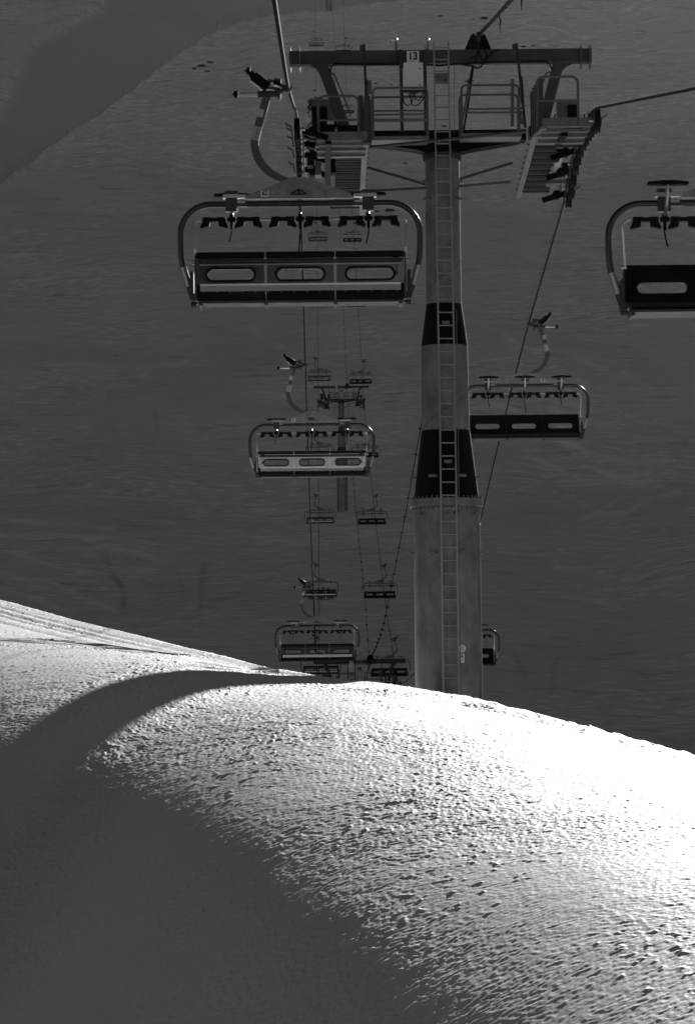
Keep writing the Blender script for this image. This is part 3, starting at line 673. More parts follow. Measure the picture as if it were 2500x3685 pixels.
            q = MB(); a = U(2057, 399, -1.19); q.box(a, (.20, .03, .26)); q.cyl(U(2022, 437, -.9), U(2022, 412, -.9), .03, 8); q.cyl(U(2056, 437, -.9), U(2056, 412, -.9), .03, 8); q.build('box_door', M_BLACKSTEEL, tro)
            q = MB(); a, b = U(2012, 553, 2.4), U(1992, 634, 3.6); q.bar(a, b, .14, .1); q.build('mounting_plate', M_ALU, tro)
            for c_, sz_ in ((U(2027, 502, .4), (.5, .3, .3)), (U(2000, 560, 1.8), (.14, .5, .22)), (U(2035, 600, 3), (.2, .3, .14)), (U(2010, 545, 1.4), (.36, .3, .08))): MB().box(c_, sz_).build('damper', M_BLACKSTEEL, tro)
            MB().bar(U(1955, 596, 3), U(2030, 594, 3), .04, .04).build('outrigger', M_GALV, tro); MB().bar(U(1930, 655, 4.2), U(2040, 653, 4.2), .06, .08).build('outrigger', M_GALV, tro)
            for p4 in ([(1961, 415), (1964, 432), (1976, 436), (1990, 428), (1998, 412)], [(2100, 410), (2103, 440), (2118, 458), (2130, 460)], [(2030, 622), (2030, 640), (2040, 646), (2058, 640)]):
                MB().tube([U(p_[0], p_[1], -.6) for p_ in p4], .016, 6).build('hose', M_CABLE, tro)
    # --- tie rods and braces
    for a, b, r_ in (((1326, 604, 3.4), (1532, 664, .2), .032), ((1300, 690, 2.4), (1530, 677, .1), .032), ((1654, 644, .2), (1840, 587, 3.2), .032), ((1655, 669, .1), (1832, 654, 2.2), .032), ((1322, 531, -1.9), (1890, 473, -1.9), .034)):
        MB().cyl(U(*a), U(*b), r_, 10).build('brace', mat_arm, root)
    # --- safety poles of the lifting gear
    for a, b, c_, d_ in (((1309, 160), (1323, 486), (1330, 290), (1331, 338)), ((1857, 157), (1889, 460), (1843, 285), (1842, 455))):
        q = MB(); q.bar(U(a[0], a[1], -.6), U(b[0], b[1], -.9), .05, .055, up=(1, 0, 0)); m0 = U((a[0]*.6+b[0]*.4)+3, a[1]*.6+b[1]*.4, -.68); m1 = U((a[0]*.3+b[0]*.7)-1, a[1]*.3+b[1]*.7, -.8); q.bar(m0, m1, .09, .075, up=(1, 0, 0))
        q.box(U(a[0]-6, a[1]+16, -.55), (.1, .1, .16)); q.build('safety_pole', M_DARK, root)
        q = MB(); q.bar(U(c_[0], c_[1], -.3), U(d_[0], d_[1], -.3), .05, .07, up=(1, 0, 0)); q.build('upright', M_GALV, root)
    q = MB(); q.bar(U(1297, 345, -1.2), U(1299, 510, -1.2), .09, .10, up=(1, 0, 0)); q.bar(U(1324, 345, -.9), U(1327, 515, -.9), .05, .08, up=(1, 0, 0)); q.build('upright', M_DARK, root)
    q = MB(); q.tube([U(1871, 445, -.5), U(1870, 415, -.5), U(1874, 404, -.5), U(1879, 404, -.5), U(1881, 415, -.5), U(1880, 448, -.5)], .028, 8); q.build('grab_rail', M_GALV, root)
    # --- control cabinet on two rails, number plate above it
    for px in (1442, 1528): MB().bar(U(px-1, 178, -.2), U(px+4, 474, -.35), .045, .07, up=(1, 0, 0)).build('upright', M_DARK, root)
    a, b = U(1451, 226, -.45), U(1522, 326, -.45)
    cb = MB(); cb.box((a+b)/2 + Vector((0, .08, 0)), (b.x-a.x, .2, a.z-b.z)); co = cb.build('control_cabinet', M_CABIN, root)
    q = MB(); q.box(((a+b)/2).to_tuple()[:2] + (b.z-.015,), (b.x-a.x+.04, .18, .03)); q.box(U(1510, 247, -.48), (.03, .02, .03)); q.box(U(1510, 305, -.48), (.022, .02, .035)); q.box(U(1450, 238, -.42), (.06, .05, .06)); q.box(U(1524, 238, -.42), (.06, .05, .06))
    for k in range(7): q.cyl(U(1476+4*k, 328, -.42), U(1476+4*k, 338, -.42), .012, 6)
    q.build('cabinet_fitting', M_INK, co)
    for p5 in ([(1449, 340), (1452, 368), (1466, 382), (1480, 372), (1488, 338)], [(1474, 338), (1480, 374), (1492, 383), (1510, 372), (1526, 350)], [(1490, 338), (1494, 358), (1506, 362), (1516, 348), (1522, 332)], [(1470, 338), (1476, 352), (1482, 338)]):
        MB().tube([U(p_[0], p_[1], -.46) for p_ in p5], .014, 6).build('hose', M_CABLE, co)
    a, b = U(1463, 184, -.21), U(1507, 224, -.21)
    no = MB().box((a+b)/2, (b.x-a.x, .012, a.z-b.z)).build('number_sign', M_LIGHT, root)
    c = (a+b)/2
    dg = text_mesh('digits', number, .225, (c.x, c.y-.009, c.z+.008), -1, M_INK, no, bold=.009, sx=.9)
    q = MB().box((c.x, c.y-.008, a.z-.215), (.07, .004, .01)); q.build('sign_lettering', M_INK, no)
    # --- saddle that carries the signal cable, cable loops, hanging rope
    q = MB(); zt_ = zt
    for px0 in (1700, 1738):
        x = U(px0, 170).x; q.prism([(x-.18, zt_), (x+.18, zt_), (x+.06, zt_+.30), (x+.015, zt_+.36), (x-.05, zt_+.30)], -.10 if px0 == 1700 else -.02, -.06 if px0 == 1700 else .02)
    q.box((U(1718, 180).x, 0, zt_+.01), (.56, .2, .03)); q.cyl((U(1720, 140).x, -.14, zt_+.33), (U(1720, 140).x, .1, zt_+.33), .05, 10); q.build('cable_saddle', M_BLACKSTEEL, root)
    for p6 in ([(1722, 150), (1720, 185), (1708, 205), (1690, 212)], [(1722, 155), (1723, 190), (1714, 215), (1702, 228)], [(1724, 150), (1722, 190), (1730, 212), (1745, 216), (1752, 200), (1740, 175)],
               [(1795, 178), (1775, 184), (1745, 215), (1730, 240), (1715, 246), (1700, 238), (1660, 232)]):
        MB().tube([U(p_[0], p_[1], -.2) for p_ in p6], .02, 6).build('cable_loop', M_CABLE, root)
    MB().tube([U(1702, 236, .05), U(1698, 262, .05), U(1689, 330, .05), U(1682, 380, .05), U(1672, 440, .05), U(1666, 474, .05)], [.02, .026, .022, .028, .022, .024], 7).build('hanging_rope', M_CABLE, root)
    MB().tube([U(1634, 232, -.2), U(1633.5, 350, -.2), U(1632.5, 478, -.2)], .007, 5).build('hanging_wire', M_GALV, root)
    MB().tube([U(1641, 1110, -.60), U(1648, 1550, -.72), U(1650, 1800, -.90), U(1653, 2100, -.93), U(1657, 2480, -.93)], .008, 5).build('hanging_wire', M_GALV, root)
    return root
mat_arm = mat('weathered_steel', 0.045, 0.7, 0.1, var=.3, scale=4)
TOWER = build_tower('13', 'large round steel tower 13 with black conical bands and a ladder')
HZ = float(ZL(TY)) - TB.z
def far_tower(number, label, Y, dz, arm_scale):
    t = copy_tree(TOWER); t.location = (TB.x, Y, float(ZL(Y)) - HZ + dz); t['label'] = label
    for ch in list(t.children):
        if ch.name.startswith('crossarm'): ch.scale.x = arm_scale
        if ch.name.startswith('number_sign'):
            for d in list(ch.children): bpy.data.objects.remove(d)
            if number:
                bb = [Vector(v) for v in ch.bound_box]; c = sum(bb, Vector())/8
                text_mesh('digits', number, .225, (c.x, c.y-.009, c.z+.008), -1, M_INK, ch, bold=.006, sx=.92)
    return t
far_tower('14', 'lift tower 14 showing only its crossarm above the bright snow ridge', T14Y, .0, 1.06)
far_tower('', 'small distant tower on the slope partly behind chair 61', T15Y, .25, 1.14)
far_tower('', 'farthest tower, only its mast foot showing at the top edge', T16Y, 2.6, 1.1)

# ------------------------------------------------------------------ signal cable over the tower saddles
sx_ = (U(1720, 140) + TB)
dd_ = W(1838, 0, 1.0); cz_ = (sx_.x/dd_.x*dd_.y, sx_.x/dd_.x*dd_.z); sl_ = (sx_.z-cz_[1])/(TY-cz_[0])
cl_ = [rx(1838-110*k_/4, 122*k_/4, sx_.x) for k_ in range(5)]
SZ = pchip([-30, 20] + [q_[0] for q_ in cl_] + [TY, 98, 139, 180, T14Y, 248, 325, T15Y, 450, 520, 600, 655, 700], [cz_[1]-sl_*(cz_[0]+30), cz_[1]-sl_*(cz_[0]-20)] + [q_[1] for q_ in cl_] + [sx_.z, 8.85, 5.0, 2.0, .75, 5.6, 19.6, 36.9, 56, 85, 120, 155, 176])
ys = np.concatenate([np.linspace(-30, TY, 70), np.linspace(TY, 700, 300)[1:]])
q = MB().tube([(sx_.x, y, float(SZ(y))) for y in ys], [.036 if y < TY else .020 for y in ys], 6)
y = TY + 4.0
while y < 640:
    z = float(SZ(y)); s_ = 1.0 + (.4 if y > 150 else 0)
    q.ball((sx_.x, y, z), (.055*s_, .09*s_, .05*s_), 4); q.bar((sx_.x-.10*s_, y, z), (sx_.x+.10*s_, y+.02, z+.015), .02, .02)
    y += 2.3 if y < TY else 5.2
for y in np.arange(30, 62.5, .24):                           # the second line lashed round it near the tower
    z = float(SZ(y)); a = y*7.0; q.ball((sx_.x+.022*math.cos(a), y, z+.022*math.sin(a)), (.022, .15, .022), 3)
for y in (50.2, 56.2):
    z = float(SZ(y)); q.tube([(sx_.x+.02, y, z), (sx_.x+.06, y, z-.10), (sx_.x+.04, y, z-.22), (sx_.x+.05, y, z-.34)], [.014, .02, .012, .006], 5)
tag(q.build('signal_cable', M_CABLE), 'thin black cable with clips running between the tower saddles', 'cable')
# ------------------------------------------------------------------ the six-seat chair, hung from the rope at its origin; riders face +y
CH = 0.15                                                    # the seat is centred a hand's width beside the rope
def cp(px, py): return ((px - 1083)/251 + CH, (310 - py)/251)
def gp(cx, cy): return cp(800 + cx*.2219, 200 + cy*.2219)
def stadium(cx, cz, w_, h_, n=10):
    r = h_/2; pts = []
    for k in range(n+1):
        a = -math.pi/2 + math.pi*k/n; pts.append((cx + w_/2 - r + r*math.cos(a), cz + r*math.sin(a)))
    for k in range(n+1):
        a = math.pi/2 + math.pi*k/n; pts.append((cx - w_/2 + r + r*math.cos(a), cz + r*math.sin(a)))
    return pts
def cell_outer(hole, x0, x1, z0, z1, cx, cz):
    out = []
    for x, z in hole:
        dx, dz = x-cx, z-cz; hw, hh = (x1-x0)/2, (z1-z0)/2
        # push each hole point out to the rectangle, keeping order round the loop
        t = min(hw/abs(dx) if abs(dx) > 1e-9 else 1e9, (z1-cz if dz > 0 else cz-z0)/abs(dz) if abs(dz) > 1e-9 else 1e9)
        out.append((cx+dx*t, cz+dz*t))
    corners = [(x1, z0), (x1, z1), (x0, z1), (x0, z0)]
    for c in corners:
        k = min(range(len(out)), key=lambda i: (out[i][0]-c[0])**2 + (out[i][1]-c[1])**2); out[k] = c
    return out
def shear(o, z0, k):
    for v in o.data.vertices: v.co.y += (v.co.z - z0)*k
def build_chair():
    root = empty('chairlift_chair', (0, 0, 0))
    # grip on the rope
    g_ = MB(); a, b = gp(620, 605), gp(930, 600); g_.cyl((a[0], 0, a[1]), (b[0], 0, b[1]), .047, 14)
    a = gp(620, 600); g_.cyl((a[0]-.012, 0, a[1]), (a[0]+.02, 0, a[1]), .058, 14)
    a = gp(955, 600); g_.cyl((a[0]-.02, 0, a[1]), (a[0]+.012, 0, a[1]), .09, 20); g_.cyl((a[0]+.014, 0, a[1]-.02), (a[0]+.03, 0, a[1]-.02), .06, 12)
    g_.ribbon([gp(770, 385), gp(850, 400), gp(930, 430), gp(1000, 475), gp(1085, 505)], [.05, .045, .05, .045, .07], -.05, .05)
    g_.ribbon([gp(770, 500), gp(900, 520), gp(985, 560), gp(1040, 520)], [.04, .045, .06, .05], -.04, .04)
    a = gp(930, 412); g_.box((a[0], 0, a[1]), (.105, .10, .10)); a = gp(1095, 520); g_.ball((a[0], 0, a[1]), (.055, .11, .06), 7)
    a, b = gp(1120, 460), gp(1165, 500); g_.bar((a[0], 0, a[1]), (b[0], 0, b[1]), .12, .02); c = gp(1130, 560); g_.bar((b[0], 0, b[1]), (c[0], 0, c[1]), .10, .02)
    grip = g_.build('grip', M_DARK, root)
    q = MB(); a, b = gp(290, 600), gp(612, 600); q.tube([(a[0], 0, a[1]), (b[0], 0, b[1])], [.024, .031], 12); q.build('guide_arm', M_CHROME, grip)
    q = MB(); a, b = gp(218, 600), gp(288, 600); q.cyl((a[0], 0, a[1]), (b[0], 0, b[1]), .052, 16); q.cyl((a[0]-.02, 0, a[1]), (a[0], 0, a[1]), .015, 8); q.build('guide_roller', M_RUBBER, grip)
    c = [gp(590, 248), gp(822, 432), gp(722, 552), gp(483, 368)]
    sp = MB().prism(c, -.068, .068).build('spring_pack', M_RUBBER, grip)
    q = MB()
    for (p0, p1, n_) in ((c[0], c[1], 7), (c[3], c[2], 7)):
        for k in range(n_):
            t = (k+.4)/n_; q.ball((p0[0]+(p1[0]-p0[0])*t, 0, p0[1]+(p1[1]-p0[1])*t), (.017, .06, .017), 5)
    q.build('spring_coil', M_CHROME, grip)
    q = MB(); a = gp(515, 290); q.ball((a[0], 0, a[1]), .042, 7); a, b = gp(425, 212), gp(492, 212); q.cyl((a[0], 0, a[1]), (b[0], 0, b[1]), .056, 14); q.cyl((a[0]-.03, 0, a[1]), (a[0], 0, a[1]), .014, 8); a, b = gp(495, 225), gp(560, 300); q.bar((a[0], 0, a[1]), (b[0], 0, b[1]), .06, .05); q.build('top_roller', M_RUBBER, grip)
    # hanger arm
    arm = [gp(*p) for p in ((752, 650), (728, 740), (690, 880), (650, 1010), (608, 1150), (570, 1290), (551, 1380), (549, 1450), (558, 1520), (580, 1600), (618, 1690), (670, 1770), (740, 1850), (820, 1920), (905, 1972), (1000, 2010), (1110, 2040), (1250, 2068))]
    ao = MB().ribbon(arm, [.115]*14 + [.11, .09, .08, .08], -.042, .042).build('hanger_arm', M_ARM, root, angle=50)
    q = MB().ribbon([gp(606, 1143), gp(570, 1290), gp(553, 1365)], .119, -.045, .045).build('scale_sticker', M_STICK, ao)
    q = MB()
    for t, o_ in ((.2, .2), (.35, -.2), (.55, .2), (.75, -.25)):
        a = gp(606-50*t+10+o_*60, 1143+222*t); q.box((a[0], -.046, a[1]), (.01, .004, .01))
    a, b = gp(600, 1150), gp(553, 1350); q.bar((a[0]+.01, -.0465, a[1]), (b[0]+.01, -.0465, b[1]), .004, .008, up=(0, 1, 0)); q.build('sticker_print', M_INK, ao)
    a, b = gp(655, 860), gp(628, 985); q = MB().bar((a[0], -.046, a[1]), (b[0], -.046, b[1]), .01, .105, up=(1, 0, 0)); q.bar((a[0], .046, a[1]), (b[0], .046, b[1]), .01, .105, up=(1, 0, 0)); q.build('type_plate', M_ALU, ao)
    # triangular suspension beam
    b_ = MB().prism([cp(1058, 640), cp(1103, 640), cp(1268, 702), cp(1275, 717), cp(883, 717), cp(888, 706)], -.055, .055)
    a = cp(1080, 657); b_.cyl((a[0], -.085, a[1]), (a[0], .085, a[1]), .035, 14); b_.cyl((a[0], -.10, a[1]), (a[0], .10, a[1]), .018, 10)
    for px in (908, 1160, 1176): a = cp(px, 702); b_.cyl((a[0], -.065, a[1]), (a[0], .065, a[1]), .012, 8)
    beam = b_.build('suspension_beam', M_BEAM, root)
    q = MB()
    for sgn in (-1, 1):
        y = sgn*.062; p0, p1, p2 = cp(1050, 702), cp(1080, 684), cp(1107, 702)
        for u_, v_ in ((p0, p1), (p1, p2), (p2, p0)): q.bar((u_[0], y, u_[1]), (v_[0], y, v_[1]), .02, .022, up=(0, 1, 0))
        q.bar((p1[0], y, p1[1]), (p1[0], y, p0[1]), .02, .03, up=(1, 0, 0))
    q.build('lifting_eye', M_INK, beam)
    for sgn in (-1, 1):
        a = cp(957, 699); MB().box((a[0], sgn*.060, a[1]), (.112, .008, .09)).build('number_plate', M_LIGHT, root)['side'] = sgn
    # clamps that hang the frame under the beam
    for sx in (-1, 1):
        x = CH + sx*.985; zc = -1.69
        q = MB(); q.box((x, 0, (310-739)/251), (.165, .13, .19)); q.box((x, 0, (310-698)/251 + .02), (.185, .10, .05)); q.box((x - sx*.15, 0, zc-.01), (.16, .09, .06))
        cl = q.build('clamp', M_DARK, root)
        q = MB(); q.box((x + sx*.0, 0, (310-707)/251), (.24, .14, .052)); q.box((x - sx*.16, 0, (310-707)/251), (.10, .10, .046)); q.box((x-sx*.14, 0, zc+.02), (.11, .094, .03))
        for k in (-1, 1): q.cyl((x+k*.1, -.08, (310-707)/251), (x+k*.1, .08, (310-707)/251), .016, 8)
        for k in range(4): q.cyl((x-.07+k*.045, 0, (310-690)/251), (x-.07+k*.045, 0, (310-684)/251), .012, 6)
        q.build('clamp_plate', M_ALU, cl)
    # bail frame
    pts = [(-1.515, -3.15), (-1.56, -3.02), (-1.635, -2.80), (-1.695, -2.58), (-1.715, -2.45), (-1.722, -2.30), (-1.722, -2.12)]
    pts += [(-1.722 + .44*(1-math.cos(a)), -2.12 + .43*math.sin(a)) for a in np.linspace(0, math.pi/2, 12)[1:]]
    full = pts + [(-x, z) for x, z in reversed(pts)]
    MB().tube([(CH + x, 0, z) for x, z in full], .043, 14).build('bail_frame', M_FRAME, root, angle=60)
    for sx in (-1, 1):
        MB().tube([(CH + sx*1.69, 0, -2.60), (CH + sx*1.608, 0, -2.88)], .051, 14).build('frame_sleeve', M_ALU, root)
        q = MB(); q.box((CH + sx*1.555, -.10, -2.86), (.05, .3, .34)); q.box((CH + sx*1.53, -.05, -3.06), (.09, .4, .10)); q.cyl((CH+sx*1.50, 0, -3.13), (CH+sx*1.58, 0, -3.13), .05, 10); q.build('seat_bracket', M_DARK, root)
    # restraint bar, folded up above the riders' heads
    pv = (CH, -.02, -2.53)
    bar = [(-1.515, -2.53), (-1.525, -2.25), (-1.54, -2.02)] + [(-1.54 + .11*(1-math.cos(a)), -2.02 + .11*math.sin(a)) for a in np.linspace(0, math.pi/2, 7)[1:]]
    full = bar + [(-x, z) for x, z in reversed(bar)]
    q = MB().tube([(CH + x, -.02 + .09*(z+2.53), z) for x, z in full], .0165, 10)
    for sx in (-1, 1): q.cyl((CH+sx*1.49, -.02, -2.53), (CH+sx*1.56, -.02, -2.53), .03, 10); q.bar((CH+sx*1.515, -.02, -2.34), (CH+sx*1.51, -.02, -2.53), .05, .035, up=(1, 0, 0))
    rb = q.build('restraint_bar', M_CHROME, root, pivot=pv, angle=60)
    yb = -.02 + .09*.62; zb = -1.91
    for k in range(6):
        x = CH + (-1.2375 + .495*k)
        q = MB().prism([(x-.165, zb+.034), (x-.05, zb+.034), (x-.04, zb+.026), (x+.04, zb+.026), (x+.05, zb+.034), (x+.165, zb+.034), (x+.168, zb-.03), (x-.168, zb-.03)], yb-.05, yb+.05)
        for s_ in (-1, 1):
            q.prism([(x+s_*.168, zb-.028), (x+s_*.062, zb-.028), (x+s_*.066, zb-.095), (x+s_*.085, zb-.102), (x+s_*.13, zb-.112), (x+s_*.168, zb-.128), (x+s_*.196, zb-.124), (x+s_*.204, zb-.108)], yb-.055, yb+.055)
        q.build('thigh_pad', M_CUSH, rb)
    for x, ln in ((-.985, .20), (0, .40), (.985, .24)):
        q = MB().box((CH+x, yb, zb), (.12, .09, .062)); q.box((CH+x, yb, zb+.03), (.06, .08, .09)); q.box((CH+x, yb, zb-.07), (.04, .05, .14)); q.build('bar_joint', M_RUBBER, rb)
        q = MB().tube([(CH+x+.012, yb, zb-.12), (CH+x+.004, yb, zb-.17), (CH+x-.012, yb, zb-.12-ln*.6), (CH+x-.035, yb, zb-.12-ln)], [.006, .012, .012, .013], 6); q.build('strap', M_CUSH, rb)
        q = MB().prism([(CH+x-.27, -1.515), (CH+x-.26, -1.48), (CH+x-.06, -1.462), (CH+x+.06, -1.462), (CH+x+.26, -1.48), (CH+x+.27, -1.515), (CH+x+.06, -1.52), (CH+x-.06, -1.52)], .36, .50); fo = q.build('footrest', M_RUBBER, rb)
        q = MB().tube([(CH+x, .44, -1.52), (CH+x+.002, .40, -1.66), (CH+x+.004, .28, -1.80), (CH+x, yb, zb+.05)], .025, 10); q.build('footrest_stem', M_ALU, rb)
    # backrest: grey rear panel with three long windows, black cushion in front, padded roll on top
    bk = MB(); cu = MB(); wz = -2.765
    for k in (-1, 0, 1):
        cx = CH + k*.992; hole = stadium(cx, wz, .665, .148)
        bk.ring(cell_outer(hole, cx-.496, cx+.496, -2.90, -2.52, cx, wz), hole, -.345, -.325)
        cu.ring(cell_outer(hole, cx-.490, cx+.490, -3.0, -2.45, cx, wz), hole, -.325, -.255)
    back = bk.build('backrest', M_PANEL, root); shear(back, -2.95, -.26)
    cu_o = cu.build('back_cushion', M_CUSH, back); shear(cu_o, -2.95, -.26)
    for k in (-1, 0, 1):
        q = MB(); r_ = .045; q.tube([(CH+k*.992-.49, -.335, -2.495), (CH+k*.992-.475, -.335, -2.495), (CH+k*.992+.475, -.335, -2.495), (CH+k*.992+.49, -.335, -2.495)], [.035, .047, .047, .035], 14); shear(q.build('top_roll', M_CUSH, back), -2.95, -.26)
        q = MB(); cx = CH + k*.992; q.ring(stadium(cx, wz, .725, .205, 12), stadium(cx, wz, .662, .145, 12), -.362, -.3455)
        for dx in (-.24, -.08, .08, .24):
            for dz in (-.088, .088): q.ball((cx+dx, -.364, wz+dz), (.008, .006, .008), 4)
        shear(q.build('window_rim', M_RUBBER, back), -2.95, -.26)
    for k in (-.5, .5): q = MB().box((CH+k*.992, -.349, -2.71), (.04, .006, .37)); shear(q.build('panel_seam', M_ALU, back), -2.95, -.26)
    q = MB(); q.cyl((CH-1.46, -.475, -2.585), (CH+1.46, -.475, -2.585), .019, 10)
    for sx in (-1, 1): q.cyl((CH+sx*1.36, -.475, -2.56), (CH+sx*1.36, -.475, -2.62), .045, 8); q.bar((CH+sx*1.37, -.47, -2.6), (CH+sx*1.37, -.43, -2.76), .012, .012); q.ball((CH+sx*1.37, -.43, -2.775), .022, 6)
    q.build('cross_tube', M_DARK, back)
    MB().cyl((CH-1.44, -.462, -2.625), (CH+1.44, -.462, -2.625), .015, 8).build('cross_tube', M_ALU, back)
    # seat
    q = MB().box((CH, -.35, -2.955), (2.86, .02, .085)); seat = q.build('seat', M_PANEL, root)
    q = MB().box((CH, -.362, -2.905), (2.86, .02, .026)); q.build('seat_rail', M_LIGHT, seat)
    prof = [(-.35, -3.0), (-.36, -3.06), (-.345, -3.115), (-.25, -3.125), (.2, -3.105), (.29, -3.075), (.31, -3.03), (.27, -2.985), (.1, -2.99), (-.2, -3.01)]
    for k in (-1, 0, 1):
        x0, x1 = CH + k*.992 - .488, CH + k*.992 + .488; n_ = len(prof)
        q = MB(); q.add([(x, y, z) for x in (x0, x1) for y, z in prof], [tuple(range(n_)), tuple(range(2*n_-1, n_-1, -1))] + [(i, (i+1) % n_, n_+(i+1) % n_, n_+i) for i in range(n_)])
        q.build('seat_cushion', M_CUSH, seat)
    q = MB()
    for k in range(16): q.ball((CH-1.38+k*.184, -.362, -3.012), (.008, .006, .008), 4)
    q.build('rivet', M_ALU, seat)
    q = MB(); q.add([(CH-1.46, -.33, -3.128), (CH+1.46, -.33, -3.128), (CH+1.46, .25, -3.118), (CH-1.46, .25, -3.118), (CH-1.46, -.33, -3.165), (CH+1.46, -.33, -3.165), (CH+1.46, .25, -3.150), (CH-1.46, .25, -3.150)], [(0, 1, 2, 3), (7, 6, 5, 4), (0, 4, 5, 1), (1, 5, 6, 2), (2, 6, 7, 3), (3, 7, 4, 0)])
    for k in (-1.43, -.496, .496, 1.43): q.box((CH+k, -.04, -3.172), (.045, .5, .03))
    q.build('seat_pan', M_PAN, seat)
    for sx in (-1, 1):
        q = MB().prism([(0, 0)]*0 or [(-.40, -2.46), (-.36, -2.46), (-.27, -3.0), (.22, -3.03), (.22, -3.10), (-.37, -3.13)], 0, .03)
        for i, v in enumerate(q.v): q.v[i] = (CH + sx*1.478 + v[1]*sx, v[0], v[2])
        q.build('side_plate', M_DARK, seat)
    return root
M_BEAM = mat('beam_steel', .20, .5, .3, var=.35, scale=7)
PROTO = build_chair()
CHAIRS_L = [(62, 42.6, None, 'nearest chair, number 62 on its plate, seen from behind left of the tower'),
            (61, 82.6, None, 'middle-sized chair numbered 61 with a bright grey back panel'),
            (60, 123.0, None, 'dark chair hanging just above the bright snow crest, left of tower 14'),
            (0, 254.0, 1150, 'chair half sunk behind the snow crest, left end of tower 14 crossing it'),
            (-1, 292.0, 1135, 'chair with skiers sitting on it and skis hanging below'),
            (0, None, 1783, 'small empty chair left of the foot of the distant tower'),
            (0, None, 1553, 'small chair seen through the windows of chair 61'),
            (0, None, 1290, 'small chair directly above chair 61, touching the left rope'),
            (0, None, 801, 'tiny chair seen through the open frame of chair 62, its left one'),
            (0, None, 326, 'tiny chair behind the left sheave train of tower 13'),
            (0, None, 113, 'tiny chair above the left end of the crossarm of tower 13, clear of it')]
CHAIRS_R = [(27, 38.7, None, 'large chair cut off by the right edge of the picture'),
            (28, 80.4, None, 'front-facing chair numbered 28 just right of the tower mast'),
            (0, 123.0, None, 'chair mostly hidden behind the right side of the mast foot'),
            (0, None, 2300, 'chair behind the right end of the crossarm of tower 14'),
            (0, None, 2037, 'empty chair crossed by the signal cable, second up from tower 14'),
            (0, None, 1786, 'small chair right of the foot of the distant tower'),
            (0, None, 1556, 'small chair peeping out right of chair 61'),
            (0, None, 1300, 'small chair above the distant tower, right of the other one there'),
            (0, None, 1030, 'tiny chair just below the seat of chair 62'),
            (0, None, 803, 'tiny chair seen through the open frame of chair 62, its right one'),
            (0, None, 350, 'tiny chair behind the inclined left leg of tower 13'),
            (0, None, 136, 'tiny chair touching the top of the crossarm of tower 13')]
def rope_y(X, Zf, py, lo=240.0, hi=690.0):
    for _ in range(50):
        m_ = (lo+hi)/2
        if PROJ(Vector((X, m_, float(Zf(m_)))))[1] > py: lo = m_
        else: hi = m_
    return (lo+hi)/2
SKI_CHAIR = None
first = True
for lst, X, Zf, rz in ((CHAIRS_L, XL, ZL, 0), (CHAIRS_R, XR, ZR, math.pi)):
    for num, Y, py, lb in lst:
        if Y is None: Y = rope_y(X, Zf, py)
        c = PROTO if first else copy_tree(PROTO); first = False
        c.location = (X, Y, float(Zf(Y))); c.rotation_euler = (0, 0, rz)
        tag(c, lb, 'chairlift chair', 'six-seat chairs on the lift')
        c['num'] = num
        if num == -1: SKI_CHAIR = c
for c in [o for o in bpy.data.objects if o.get('num') is not None]:
    num = c['num']
    if num > 0 and num != 27:
        for ch in list(c.children):
            if ch.get('side'):
                s_ = ch['side']; a = cp(957, 699)
                text_mesh('digits', str(num), .092, (a[0], s_*.066, a[1]+.004), s_, M_INK, ch, bold=.004, sx=.85)
    if num == -1:
        for ch in c.children:
            if ch.name.startswith('restraint_bar'): ch.rotation_euler = (R(-105), 0, 0)
for o in bpy.data.objects:
    for k in ('num', 'side', '_pv'):
        if k in o: del o[k]

